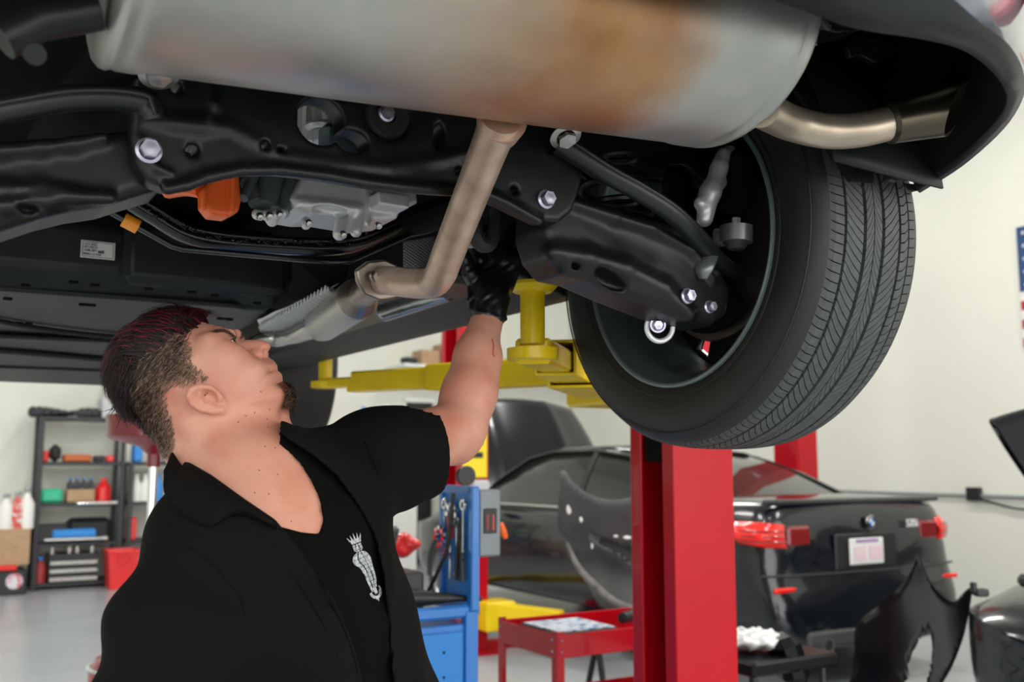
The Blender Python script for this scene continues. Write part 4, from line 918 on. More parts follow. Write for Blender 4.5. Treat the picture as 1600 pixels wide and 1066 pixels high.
def seam(tree, px, r, name, m, par):
    pts = [cast(tree, *q) for q in px]; pts = [a + n_ * (.001 if n_.dot(CAM - a) > 0 else -.001) for a, n_ in pts if a is not None]
    if len(pts) > 2: obj(name, MB().tube(pts, r, 6, smooth=4), m, par)
seam(ST, [(462, 850), (500, 908), (529, 962), (549, 1012), (560, 1050)], .0022, 'placket_edge', M_CLOTH, sht)
seam(ST, [(425, 850), (470, 915), (505, 975), (528, 1030)], .0012, 'placket_seam', M_CLOTH, sht)
seam(ST, [(640, 838), (626, 770), (640, 720)] if 0 else [(570, 690), (590, 740), (610, 790)], .0012, 'shoulder_seam', M_CLOTH, sht)
seam(ST, [(262, 820), (290, 850), (330, 880), (370, 925), (385, 960)], .0012, 'shoulder_seam', M_CLOTH, sht)
# printed crowned figure on the chest
M_PRINT = mat('white_print', (.55, .57, .58), .8, noise=(260, (.28, .3, .32), .42, .55))
pm = MB()
def prt(poly, sub=3):
    """poly in picture-independent print coordinates (0..1 along, 0..1 across), laid on the cloth"""
    vs = []
    for x, y in poly:
        u = 551 + 38 * y + (x - .5) * 26 * math.cos(.25); v = 833 + 108 * y - (x - .5) * 10
        a, n_ = cast(TT, u, v); b_, n2 = cast(ST, u, v)
        if a is None or (b_ is not None and np.linalg.norm(b_ - CAM) < np.linalg.norm(a - CAM)): a, n_ = b_, n2
        if a is None: return
        vs.append(a + nrm(CAM - a) * .0022)
    pm.add(vs, [tuple(range(len(vs)))])
for k in range(5): x = .2 + .15 * k; prt([(x - .05, .10), (x + .06, .10), (x + (k - 2) * .07, .0 + abs(k - 2) * .015)])
prt([(.18, .09), (.85, .09), (.80, .15), (.24, .15)])
segs = [(.16, .24, .80), (.19, .22, .78), (.24, .2, .8), (.27, .36, .66), (.30, .1, .9), (.36, -.05, 1.02), (.42, .0, 1.05), (.47, .2, 1.02), (.52, .28, 1.0), (.58, .32, 1.0), (.64, .34, .98), (.70, .36, .95), (.76, .38, .86), (.80, .42, .84)]
for (y0, a0, a1), (y1, b0, b1) in zip(segs, segs[1:]):
    n_ = 3
    for i in range(n_):
        g = .03 if (i + int(y0 * 40)) % 2 else .0
        prt([(a0 + (a1 - a0) * i / n_ + g, y0 + .003), (a0 + (a1 - a0) * (i + 1) / n_ - .035, y0 + .003), (b0 + (b1 - b0) * (i + 1) / n_ - .035, y1 - .002), (b0 + (b1 - b0) * i / n_ + g, y1 - .002)])
for k in range(10):
    t0, t1 = PI * k / 10, PI * (k + 1) / 10
    prt([(.62 + .36 * math.cos(t0), .86 + .10 * math.sin(t0)), (.62 + .36 * math.cos(t1), .86 + .10 * math.sin(t1)), (.62 + .22 * math.cos(t1), .85 + .07 * math.sin(t1)), (.62 + .22 * math.cos(t0), .85 + .07 * math.sin(t0))])
prt([(.96, .80), (1.0, .86), (.88, .88), (.88, .80)]); prt([(.50, .80), (.72, .80), (.74, .88), (.58, .90)]); prt([(.5, .95), (.7, .95), (.64, 1.0)]); prt([(.34, .64), (.44, .66), (.5, .86), (.42, .84)])
if pm.v: obj('chest_print', pm, M_PRINT, sht, smooth=0)
# ---- gloved left hand
HDZ = 1.80
def hand(X):
    w0 = WRI; c = lambda u, v, d: q3(u, v, d)
    d = s_chain(X, [c(762, 492, 1.755), c(764, 468, 1.77), c(768, 445, 1.79)], [.0325, .034, .03], .02)
    pal = [q2(u, v, HDZ) for u, v in ((742, 455), (734, 425), (742, 398), (765, 388), (800, 388), (818, 402), (812, 430), (800, 458), (775, 470))]
    d = smin(d, s_pillow(X, A(0, 0, HDZ), EX, EY, pal, .022, .03), .015)
    for (k0, k1, k2, k3, r) in (((748, 400, 1.80), (736, 385, 1.815), (744, 366, 1.84), (758, 360, 1.86), .0098), ((768, 396, 1.80), (770, 372, 1.825), (772, 358, 1.86), (775, 360, 1.88), .0104), ((788, 396, 1.80), (797, 370, 1.825), (800, 358, 1.86), (798, 362, 1.88), .0100), ((806, 404, 1.80), (820, 382, 1.82), (823, 372, 1.85), (820, 374, 1.87), .0090)):
        d = smin(d, s_chain(X, [c(*k0), c(*k1), c(*k2), c(*k3)], [r * 1.25, r * 1.12, r * 1.05, r * .95], .003), .010)
    th = s_chain(X, [c(748, 452, 1.785), c(735, 428, 1.765), c(727, 405, 1.765), c(723, 390, 1.775)], [.016, .0145, .0125, .0105], .006)
    d = smin(d, th, .012)
    d = smin(d, s_chain(X, [q3(738, 482, 1.745), q3(752, 489, 1.725), q3(772, 495, 1.728), q3(790, 499, 1.75)], [.004] * 4, .002), .006)
    w_ = .0009 * np.sin(X[..., 0] * 260 - X[..., 1] * 190 + 2 * np.sin(X[..., 1] * 120))
    return d + w_
lo = A(*q2(705, 512, 1.9), 1.69); hi = A(*q2(845, 335, 1.9), 1.92)
hv, hq = sculpt(hand, lo, hi, .0024); obj('glove', (to_world(hv), hq), M_GLOVE, man, smooth=180)
# ---- trousers and shoes, standing on the floor below the frame
pel = (SH_N + SH_F) / 2 - SPU * .55 + CHN * .03; pw = to_world(np.array([pel]))[0]; lw = LDIR[0] * RX + LDIR[1] * CU + LDIR[2] * FW; lw[2] = 0; lw = nrm(lw); cw = A(-lw[1], lw[0], 0); cw = cw if cw[0] > 0 else -cw
hips = [pw + lw * s * .095 for s in (-1, 1)]; kn_ = [A(h[0], h[1], .52) + lw * s * .02 + cw * .04 for h, s in zip(hips, (-1, 1))]; an = [A(k[0], k[1], .11) + lw * s * .02 - cw * .02 for k, s in zip(kn_, (-1, 1))]
def legf(X):
    d = s_ell(X, pw, (.20, .15, .17), (lw, cw, UP))
    for h, k, a in zip(hips, kn_, an): d = smin(d, s_chain(X, [h - UP * .04, k, a - UP * .02], [.105, .075, .062], .03), .03)
    return smax(d, .07 - X[..., 2], .01)
lo, hi = bounds([pw + A(0, 0, .2)] + hips + kn_ + an, .2); lo[2] = .02
obj('trousers', sculpt(legf, lo, hi, .012), M_CLOTH, man, smooth=180)
for a in an:
    f = lambda X: smax(smin(s_chain(X, [a * A(1, 1, 0) + UP * .06 - cw * .06, a * A(1, 1, 0) + UP * .05 + cw * .17], [.05, .045], .01), s_cap(X, a * A(1, 1, 0) + UP * .06, a * A(1, 1, 0) + UP * .13, .05), .03), .002 - X[..., 2], .006)
    lo, hi = bounds([a * A(1, 1, 0) + cw * .2, a * A(1, 1, 0) - cw * .12], .07); lo[2] = -.01; hi[2] = .2
    obj('shoe', sculpt(f, lo, hi, .008), M_BP, man, smooth=180)

seam(BT, [(768, 530), (771, 540), (770, 551), (772, 558)], .0006, 'skin_scratch', mat('scratch_red', (.45, .05, .04), .6), man)
# ================================================================ two-post lifts
def column(nm, lab, x0, y0, w_, dpt, H, armz, group='red lift columns', sgn=1):
    """C-shaped post opening towards -NX*sgn; (x0, y0) is the rear corner of the opening"""
    t = thing(nm, lab, 'car lift', W(x0 + sgn * w_ / 2, y0 + dpt / 2, 0), AZ, group)
    pr = [(0, 0), (w_, 0), (w_, dpt), (0, dpt), (0, dpt - .055), (.012, dpt - .055), (.012, dpt - .012), (w_ - .012, dpt - .012), (w_ - .012, .012), (.012, .012), (.012, .055), (0, .055)]
    obj('post', MB().prism([W(x0 + sgn * x, y0 + y, .02) for x, y in pr], UP * H), M_RED, t, bevel=.004)
    obj('base_plate', MB().box(W(x0 + sgn * w_ / 2, y0 + dpt / 2, .012), (w_ + .16, dpt + .16, .024), (NX, FY, UP)), M_RED, t)
    obj('carriage', MB().box(W(x0 + sgn * .045, y0 + dpt / 2, armz + .3), (.07, dpt - .13, .8), (NX, FY, UP), bev=.006), M_DARK, t)
    obj('lift_cable', MB().cyl(W(x0 + sgn * .03, y0 + .07, .1), W(x0 + sgn * .03, y0 + .07, H), .006, n=8), M_BP, t)
    return t
def boxbar(a, b, w_, h, n=None):
    s, u, d = frame(np.array(b) - np.array(a)); m = MB(); m.box((np.array(a) + np.array(b)) / 2, (w_, h, np.linalg.norm(np.array(b) - np.array(a))), (s, u, d), bev=.006); return m
def pad(c, top, parent, r=.05):
    m = MB().lathe([(0, .001), (0, .024), (top - c[2] - .012, .024), (top - c[2] - .012, .001)], c, UP, 24); st = obj('pad_stem', m, M_YEL, parent)
    obj('pad_disc', MB().lathe([(0, .001), (0, r * .75), (.012, r), (.018, r), (.018, r * .8), (.014, .001)], (c[0], c[1], top - .018), UP, 40), M_YEL, st)
    m = MB().lathe([(0, .001), (0, .05), (.022, .05), (.022, .001)], c + UP * -.03, UP, 36); obj('pad_boss', m, M_YEL, st)
x0 = PF(1055, 900, 2.42) @ NX; yf = PN(987, 900, x0) @ FY; wcol = PF(1150, 900, 2.42) @ NX - x0
LC = column('lift_post', 'tall red lift post standing in front, nearest of the red posts, behind the wheel', x0, 2.42, wcol, yf - 2.42, 3.4, 1.45)
obj('safety_rod', MB().cyl(PF(1049, 838, 2.52), PF(1053, 1110, 2.52), .008, n=8).sphere(PF(1049, 858, 2.52), .013, 10), M_BP, LC)
piv = W(x0 - .12, 2.62, 1.60)
obj('arm_hinge', MB().box(W(x0 - .08, 2.62, 1.60), (.2, .26, .14), (NX, FY, UP), bev=.01), M_YEL, LC)
# rear arm: short, telescoping, seen end-on
pb_ = PZ(832, 447, 1.69); pc_ = A(pb_[0], pb_[1], 1.575)
e1, e2 = pc_ + (piv - pc_) * .12, piv + FY * .0
a1 = obj('rear_arm', boxbar(pc_ + UP * -.012, pc_ * .42 + piv * .58, .07, .05), M_YEL, LC); s_, u_, d_ = frame(piv - pc_)
m = MB()
for (w_, h_, a_, b_) in ((.095, .08, .22, .62), (.12, .105, .42, 1.0)):
    p0, p1 = pc_ + (piv - pc_) * a_, pc_ + (piv - pc_) * b_; rg = []
    for hw, hh in ((w_ / 2, h_ / 2), (w_ / 2 - .007, h_ / 2 - .007)): rg.append([(sx * hw, sy * hh) for sx, sy in ((-1, -1), (1, -1), (1, 1), (-1, 1))])
    out = [[p + s_ * x + u_ * y for x, y in r] for p, r in ((p1, rg[0]), (p0, rg[0]), (p0, rg[1]), (p1, rg[1]))]
    mm = MB().loft(out, False); obj('arm_tube', mm, M_YEL, a1, bevel=.003)
pad(pc_, 1.695, LC, .049)
# front arm: long, to the pad under the front of the sill
fa = PZ(925, 577, 1.62); fb = PZ(508, 600, 1.625); fd_ = fb - fa
o1 = obj('front_arm', boxbar(fa - fd_ * .25, fa + fd_ * .55, .09, .085), M_YEL, LC)
obj('arm_extension', boxbar(fa + fd_ * .5, fa + fd_ * .86, .075, .07), M_YEL, o1); obj('arm_tip', boxbar(fa + fd_ * .82, fb + fd_ * .01, .055, .035), M_YEL, o1)
obj('arm_stop', MB().box(fa + fd_ * .85 - UP * .01, (.05, .05, .075), frame(fd_), bev=.004), M_YEL, o1); pad(A(fb[0], fb[1], 1.64), 1.745, LC, .045)
# the lift of the dark saloon: two posts, low arms
L2 = column('lift_post', 'red lift post behind the blue tool cart, with a yellow warning sign', 3.36, 6.35, .24, .3, 3.5, .1)
sg = obj('warning_sign', MB().box(W(3.36 + .12, 6.338, 1.35 - .02 + .09), (.2, .006, .36), (NX, FY, UP)), mat('sign_yellow', (.85, .66, .02), .5), L2)
obj('sign_text', MB().box(W(3.48, 6.333, 1.40), (.13, .004, .04), (NX, FY, UP)).box(W(3.48, 6.333, 1.48), (.13, .004, .02), (NX, FY, UP)), M_BP, sg)
obj('control_box', MB().box(W(3.50, 6.3, 1.12), (.12, .08, .2), (NX, FY, UP), bev=.01), mat('pale_grey', (.5, .52, .54), .5), L2)
obj('arm_hinge', MB().box(W(3.62, 6.30, .27), (.24, .22, .20), (NX, FY, UP), bev=.01), M_YEL, L2)
for (a_, b_, h_) in (((3.6, 6.25), (4.12, 5.62), .13), ((3.6, 6.6), (4.35, 7.9), .12)):
    q0, q1 = W(*a_, .30), W(*b_, .24); oo = obj('low_arm', boxbar(q0, q0 * .4 + q1 * .6, .1, h_), M_YEL, L2); obj('arm_extension', boxbar(q0 * .5 + q1 * .5, q1, .07, .08), M_YEL, oo); pad(A(q1[0], q1[1], .20), .30, L2, .06)
L3 = column('lift_post', 'red lift post against the wall behind the dark saloon', 7.02, 6.35, -.24, .3, 3.5, .1)
bt = obj('floor_beam', MB().box(W(5.0, 6.5, .03), (3.1, .12, .05), (NX, FY, UP)), M_RED); tag(bt, 'low red floor beam joining the posts under the dark saloon', 'floor beam')
# ================================================================ saloon cars
def sedan(nm, lab, ox, oy, hx, hy, hood_open=62, paint=None, ys=1., zs=1.):
    """(ox, oy) rear centre in car axes; (hx, hy) heading in car axes"""
    h = nrm(W(hx, hy, 0)); r = A(h[1], -h[0], 0); o = W(ox, oy, 0); T = lambda x, y, z: o + r * x + h * y * ys + UP * z * zs
    t = thing(nm, lab, 'car', T(0, 2.45, 0), math.atan2(-h[0], h[1])); pt = paint or M_CARP
    st = [(-.055, .6, .9), (-.045, .77, 1.0), (-.02, .845, 1.06), (.03, .875, 1.095), (.12, .89, 1.11), (.3, .915, 1.115), (.7, .93, 1.10), (1.1, .93, 1.02), (2.0, .93, .98), (3.0, .93, .97), (3.55, .93, .985), (3.9, .925, .95), (4.3, .91, .88), (4.6, .88, .80), (4.78, .80, .70), (4.86, .68, .62)]
    rg = []
    for (y, w_, zb) in st:
        half = [(.0, .24), (w_ * .9, .24), (w_ * .97, .34), (w_, .5), (w_ * 1.0, .68), (w_ * .995, .8), (w_ * .975, min(.9, zb - .05)), (w_ * .93, zb - .02), (w_ * .82, zb + .005), (w_ * .4, zb + .025), (0, zb + .03)]
        f = []
        for x, z in half:
            yy = y
            if y < .3: yy = y - (.09 if z < .64 else (.02 if z < .9 else 0)) * (1 - y / .3) - .05 * (1 - (x / .93) ** 2) * (1 - max(y, 0) / .3)
            f.append((x, yy, z))
        ring = [T(-x, y_, z) for x, y_, z in f] + [T(x, y_, z) for x, y_, z in f[::-1][1:-1]]
        rg.append(ring)
    hood_i = 8
    body_ = obj('bodywork', MB().loft(rg), pt, t, smooth=40, sub=1)
    # greenhouse
    gs = [(.66, .80, 1.10, .78), (1.05, .80, 1.29, .64), (1.45, .80, 1.41, .58), (2.0, .80, 1.465, .565), (2.6, .80, 1.46, .57), (2.95, .80, 1.41, .585), (3.3, .80, 1.24, .66), (3.68, .80, 1.0, .76)]
    rg = []
    for y, wb, z, wt in gs:
        zb = 1.0 if y > 1 else 1.08; rg.append([T(-wb, y, zb - .06), T(-wb + (wb - wt) * .5, y, (zb + z) / 2), T(-wt, y, z - .03), T(-wt * .8, y, z), T(0, y, z + .02), T(wt * .8, y, z), T(wt, y, z - .03), T(wb - (wb - wt) * .5, y, (zb + z) / 2), T(wb, y, zb - .06)])
    obj('glass_house', MB().loft(rg), M_GLASS, t, smooth=50)
    rr = [[p + UP * .008 for p in g[2:7]] for g in rg[2:6]]; obj('roof', MB().loft(rr, False, closed=False), pt, t, solid=.01)
    for s in (0, 1):
        def side(i, k): return rg[i][k if s == 0 else 8 - k] + (r * (-.006 if s == 0 else .006)) + UP * .004
        obj('roof_pillar', MB().tube([side(i, 2) for i in range(len(rg))], [.03, .03, .03, .022, .022, .025, .03, .035], 8, flat=.5), pt, t)
        obj('door_pillar', MB().tube([side(3, 2), side(3, 1), side(3, 0)], .03, 8, flat=.4), M_BP, t)
        obj('quarter_pillar', MB().loft([[side(0, 0), side(0, 2)], [side(1, 0), side(1, 2)], [side(2, 0) * .5 + side(1, 0) * .5, side(2, 2)]], False, closed=False), pt, t, solid=.006)
        sx = -1 if s == 0 else 1
        mi = obj('door_mirror', MB().sphere(T(sx * 1.02, 3.05, 1.04), .09, 14, (r, h, UP), (1.05, .8, .72)), pt, t); obj('mirror_stalk', MB().cyl(T(sx * .93, 3.05, .99), T(sx * .98, 3.05, 1.01), .03), M_BP, mi)
        obj('window_trim', MB().tube([T(sx * .815, y, z) for y, z in ((.75, 1.1), (1.3, 1.03), (2.2, .995), (3.4, .99))], .012, 6), M_CHROME, t)
        for wy in (.95, 3.92):
            c = T(sx * .84, wy, .325 / zs); d = r * sx; w2_ = obj('wheel', MB().lathe([(-.12, .2), (-.12, .31), (-.1, .325), (.08, .325), (.10, .31), (.10, .23), (.08, .22), (.05, .21), (.05, .0)], c, d, 40), M_RUB, t)
            obj('alloy_rim', MB().lathe([(.1, .228), (.105, .222), (.085, .21), (.08, .06), (.095, .04), (.095, 0)], c, d, 24), mat('alloy', (.3, .3, .31), .3, .8), w2_)
            obj('wheel_arch', MB().lathe([(.075, .33), (.095, .36), (.08, .385)], c + UP * .01, d, 30, a0=-.15, a1=PI + .15), M_BP, t)
    # bonnet: panel on hinges at the windscreen base
    hp = T(0, 3.62, 1.0); a = math.radians(hood_open); hy_, hz_ = (h * math.cos(a) + UP * math.sin(a)), (UP * math.cos(a) - h * math.sin(a))
    def hf(u, v):
        x = (v * 2 - 1) * (.80 - .10 * u ** 3); y = 1.15 * u * (1 - .06 * (v * 2 - 1) ** 2); cr = -.05 * (v * 2 - 1) ** 2 - .10 * u * u + .012 * math.exp(-((abs(v * 2 - 1) - .5) / .09) ** 2)
        return hp + r * x + hy_ * y + hz_ * (cr + .02)
    hd = obj('bonnet', MB().grid(hf, 16, 33), pt, t, smooth=180, solid=.02)
    for v0 in (.28, .72): obj('bonnet_rib', MB().tube([hf(u, v0) - hz_ * .018 for u in (.06, .4, .92)], .016, 8, smooth=4), mat('bonnet_inner', (.03, .033, .033), .4), hd)
    if hood_open > 5: obj('engine_bay', MB().box(T(0, 4.1, .93), (1.3, .8, .06), (r, h, UP), bev=.02), M_BP, t); obj('bonnet_strut', MB().cyl(T(-.7, 3.9, .95), hf(.4, .03), .008), M_STEEL, t)
    return t, T, r, h
bm, T, r_, h_ = sedan('car', 'dark blue-black saloon with its bonnet up, on the next lift, red tail lamps lit', 5.2, 4.42, 0, 1)
def on(name, m, mt, p=None, **k): return obj(name, m, mt, p or bm, **k)
def rear(px, py, dy=-.06): return PF(px, py, 4.42 + dy)
M_RL = mat('tail_red', (.75, .015, .01), .2, coat=.6, emit=.15); M_RL2 = mat('tail_dark_red', (.22, .008, .01), .2, coat=1)
for s in (-1, 1):
    def tl(pts): return [T(s * x, y, z) for x, y, z in pts]
    f0 = [(.895, .34, .955), (.885, .14, .985), (.83, .0, .985), (.70, -.065, .97)]; f1 = [(.915, .34, .93), (.90, .10, .87), (.845, -.04, .85), (.70, -.085, .84)]
    o_ = on('tail_lamp', MB().loft([tl(f0), [(a + b) / 2 + (T(s * .03, -.02, 0) - T(0, 0, 0)) for a, b in zip(tl(f0), tl(f1))], tl(f1)], False, closed=False), M_RL, smooth=60, solid=.02)
    for k in range(3): on('lamp_band', MB().tube([T(s * .93, .2, .94 - .03 * k), T(s * .90, .03, .94 - .03 * k), T(s * .835, -.065, .94 - .03 * k), T(s * .72, -.1, .94 - .03 * k)], .006, 6, smooth=4), M_RL2, o_)
    on('boot_lamp', MB().box(T(s * .60, -.086, .905), (.19, .03, .12), (r_, h_, UP), bev=.02), M_RL2)
    on('reflector', MB().box(T(s * .74, -.115, .60), (.2, .03, .03), (r_, h_, UP), bev=.008), M_RL)
    on('exhaust_end', MB().lathe([(0, .04), (-.03, .045), (-.03, .036), (.02, .03)], T(s * .52, -.19, .28), h_, 24), M_STEEL)
    on('corner_lamp', MB().box(T(s * .3, 4.86, .6), (.3, .06, .1), (r_, h_, UP), bev=.02), M_STEEL)
pl_ = on('number_plate', MB().box(T(-.07, -.144, .80), (.31, .012, .16), (r_, h_, UP), bev=.01), mat('plate_white', (.75, .75, .74), .4))
on('plate_band', MB().box(T(-.07, -.153, .865), (.2, .004, .018), (r_, h_, UP)), mat('plate_purple', (.35, .2, .45), .5), pl_)
on('plate_pink', MB().box(T(-.14, -.153, .79), (.10, .004, .085), (r_, h_, UP)).box(T(.005, -.153, .79), (.12, .004, .085), (r_, h_, UP)), mat('plate_pale', (.75, .58, .62), .5), pl_)
on('plate_recess', MB().box(T(-.05, -.122, .80), (.56, .02, .22), (r_, h_, UP), bev=.01), M_BP)
em = on('boot_emblem', MB().lathe([(0, .001), (0, .041), (-.008, .041), (-.010, .036), (-.010, .001)], T(0, -.122, .975), h_, 32), M_CHROME)
ec_ = T(0, -.134, .975)
for q, mm_ in ((0, mat('roundel_blue', (.02, .2, .6), .3)), (1, M_WHITE), (2, MATS['roundel_blue']), (3, M_WHITE)):
    a0 = PI / 2 * q; on('emblem_quarter', MB().prism([ec_] + [ec_ + .024 * (r_ * math.cos(a0 + PI / 2 * k / 6) + UP * math.sin(a0 + PI / 2 * k / 6)) for k in range(7)], h_ * -.002), mm_, em, smooth=0)
on('emblem_ring', MB().torus(ec_, h_, .031, .005, 30, 6), M_BP, em)
text('model_lettering', '535i', T(.40, -.124, .955), r_, UP, .066, mat('letter_silver', (.75, .75, .75), .4), bm, depth=.004, bold=.001)
on('boot_lip', MB().tube([T(x, .0 - .05 * (1 - (x / .93) ** 2), 1.105) for x in (-.8, -.4, 0, .4, .8)], .02, 8, smooth=4), M_CARP)
on('bumper_seam', MB().tube([T(x, -.145 + .10 * (x / .9) ** 4, .68) for x in (-.88, -.6, 0, .6, .88)], .008, 6, smooth=5), M_BP)
on('rear_diffuser', MB().box(T(0, -.165, .31), (1.3, .06, .10), (r_, h_, UP), bev=.02), mat('diffuser_grey', (.05, .052, .055), .5))
# second black car at the right edge, nose towards the camera's left, bonnet ajar
b2, T2, r2_, h2_ = sedan('car', 'glossy black car at the right edge, only its nose and raised bonnet in view', 8.22, 2.0, -1, .06, 46, ys=.83, zs=.86)
# ================================================================ loose body panels
def sheet(nm, lab, cat, poly, Y0, curve, th, m, holes=(), extra=None):
    """a moulded panel: outline in the plane at distance Y0, subdivided, bent by curve(x, z) and given thickness"""
    q = [(P(u, v, Y0)[0], max(P(u, v, Y0)[2], 0)) for u, v in poly]; n = len(q); q = np.array([p[:2] for p in bez([A(a, b_, 0) for a, b_ in q + q[:1]], 3)[:-1]])
    bmm = bmesh.new(); vv = [bmm.verts.new((x, 0, z)) for x, z in q]; bmm.faces.new(vv); bmesh.ops.triangulate(bmm, faces=bmm.faces[:])
    for _ in range(4):
        e = [x for x in bmm.edges if x.calc_length() > .045]
        if e: bmesh.ops.subdivide_edges(bmm, edges=e, cuts=1); bmesh.ops.triangulate(bmm, faces=bmm.faces[:])
    for (u, v, a_, b_, an_) in holes:
        c = P(u, v, Y0); de = []
        for f in bmm.faces:
            m_ = f.calc_center_median(); dx, dz = m_.x - c[0], m_.z - c[2]; ca, sa = math.cos(an_), math.sin(an_)
            if ((dx * ca + dz * sa) / a_) ** 2 + ((-dx * sa + dz * ca) / b_) ** 2 < 1: de.append(f)
        bmesh.ops.delete(bmm, geom=de, context='FACES')
    bmm.verts.ensure_lookup_table(); bmm.faces.ensure_lookup_table()
    for v in bmm.verts: v.co.y = Y0 + curve(v.co.x, v.co.z)
    for i, v in enumerate(bmm.verts): v.index = i
    V_ = [tuple(v.co) for v in bmm.verts]; F_ = [tuple(v.index for v in f.verts) for f in bmm.faces]; bmm.free()
    if extra: V_, F_ = extra(V_, F_)
    o_ = obj(nm, (V_, F_), m, smooth=50, solid=th); tag(o_, lab, cat); return o_
M_PRIM = mat('grey_primer', (.06, .064, .066), .55, noise=(7, (.10, .105, .105), .4, .75))
g_ = sheet('bumper_cover', 'scuffed dark grey bumper cover leaning beside the dark saloon, behind the front red post', 'bumper cover', ((876, 738), (884, 736), (893, 752), (918, 772), (950, 781), (985, 776), (1030, 760), (1060, 1000), (985, 985), (960, 965), (935, 945), (915, 910), (893, 862), (874, 825)), 4.7,
    lambda x, z: .22 * ((x - .65) / .5) ** 2 + .06 * math.sin(z * 9) + .05 * math.tanh((.95 - .35 * (x - .3) - z) * 25), .006, M_PRIM, holes=((972, 862, .17, .028, -.45),))
obj('lower_lip', MB().tube([A(p[0], 4.7 + .22 * ((p[0] - .65) / .5) ** 2 - .03, p[2]) for p in (P(u, v, 4.7) for u, v in ((888, 852), (905, 888), (930, 915), (960, 940), (1000, 955)))], [.008, .014, .018, .018, .014], 10, smooth=4), mat('highlight_lip', (.22, .215, .2), .6, noise=(20, (.1, .1, .1), .4, .7)), g_)  # pale lip colour stands for the whitish highlight along the lower edge
def stick(u, v, Y, w_, h_, m, par, nm='paint_chip'): obj(nm, MB().box(P(u, v, Y), (w_, .004, h_), bev=.002), m, par)
obj('foam_bar', MB().box(P(975, 862, 4.80), (.26, .05, .085), (nrm(A(1, 0, -.42)), EY, nrm(A(.42, 0, 1))), bev=.012), M_BP, g_)
gt = BVHTree.FromObject(g_, bpy.context.evaluated_depsgraph_get())
for (u, v, w_, h_) in ((889, 796, .026, .05), (908, 812, .018, .03), (925, 852, .012, .04), (942, 842, .03, .015), (962, 838, .025, .012), (980, 840, .04, .018)):
    rr_ = ray(u, v); M_ = g_.matrix_basis; h = gt.ray_cast(Vector(CAM) - g_.location, Vector(nrm(rr_)))
    if h[0] is not None: p = np.array(h[0] + g_.location) - nrm(rr_) * .004; obj('paint_chip', MB().sphere(p, 1, 8, sc=(w_ / 2, .004, h_ / 2)), M_WHITE, g_)
M_BPG = mat('shiny_black_plastic', (.002, .002, .0025), .3, spec=.2)
sheet('wheel_arch_panel', 'glossy black arched body panel standing on the floor, in front of the saloon', 'body panel', ((1440, 868), (1446, 880), (1462, 915), (1485, 938), (1505, 944), (1530, 932), (1552, 928), (1545, 948), (1520, 990), (1485, 1040), (1456, 1090), (1425, 1240), (1330, 1240), (1342, 1120), (1354, 1045), (1360, 985), (1395, 945), (1428, 900)), 3.9,
    lambda x, z: .10 * ((x - 1.6) / .2) ** 2 + .04 * math.cos(z * 7), .006, M_BPG, holes=((1434, 1045, .035, .15, -.35),))
tb = obj('panel_bracket', MB().box(P(1532, 926, 3.98), (.05, .05, .03), bev=.006).box(P(1521, 918, 3.98), (.018, .03, .04), bev=.004), M_BP); tag(tb, 'small black bracket clipped on the tip of the arched panel', 'bracket')
# black parts tray with white clutter, between post and saloon
tr_ = thing('parts_tray', 'low black parts tray on wheels, piled with white wrapping, right of the front post', 'parts tray', P(1180, 1110, 3.75) * A(1, 1, 0), AZ)
c0 = P(1175, 1010, 3.8); m = MB().box(c0 - UP * .03, (.42, .45, .05), (NX, FY, UP), bev=.01); obj('tray', m, M_BPG, tr_)
obj('housing', MB().box(P(1232, 1030, 3.7), (.10, .16, .17), (nrm(A(1, 0, .3)), EY, nrm(A(-.3, 0, 1))), bev=.03), M_BPG, tr_)
for dx in (-.17, .17):
    for dy in (-.18, .18): obj('leg', MB().cyl(c0 + NX * dx + FY * dy - UP * (c0[2] - .0), c0 + NX * dx + FY * dy - UP * .04, .012), M_BP, tr_)
wr = lambda X: s_ell(X, P(1172, 998, 3.75), (.13, .12, .028), (NX, FY, UP)) + .012 * np.sin(X[..., 0] * 90) * np.sin(X[..., 1] * 80 + X[..., 2] * 120)
lo, hi = bounds([P(1172, 998, 3.75)], .17); o_ = obj('plastic_wrap', sculpt(wr, lo, hi, .008), mat('foil_white', (.7, .72, .72), .3), smooth=180); tag(o_, 'crumpled white plastic wrapping on the black parts tray', 'wrapping')

st_ = thing('shadow_stand', 'added black stand in place of the shadow under the scuffed bumper cover, mostly hidden by the front red post', 'stand', P(985, 1000, 5.0) * A(1, 1, 0), AZ)  # added support for the cover, its black stands for the shadow below
sc_ = P(985, 985, 5.0); obj('cross_bar', MB().box(sc_ - UP * .03, (.5, .06, .05), (NX, FY, UP), bev=.01), M_BP, st_)
for dx in (-.2, .2):
    for dy in (-.15, .15): obj('leg', MB().cyl(A(sc_[0], sc_[1], 0) + NX * dx * 1.1 + FY * dy, sc_ + NX * dx - UP * .03, .015), M_BP, st_)
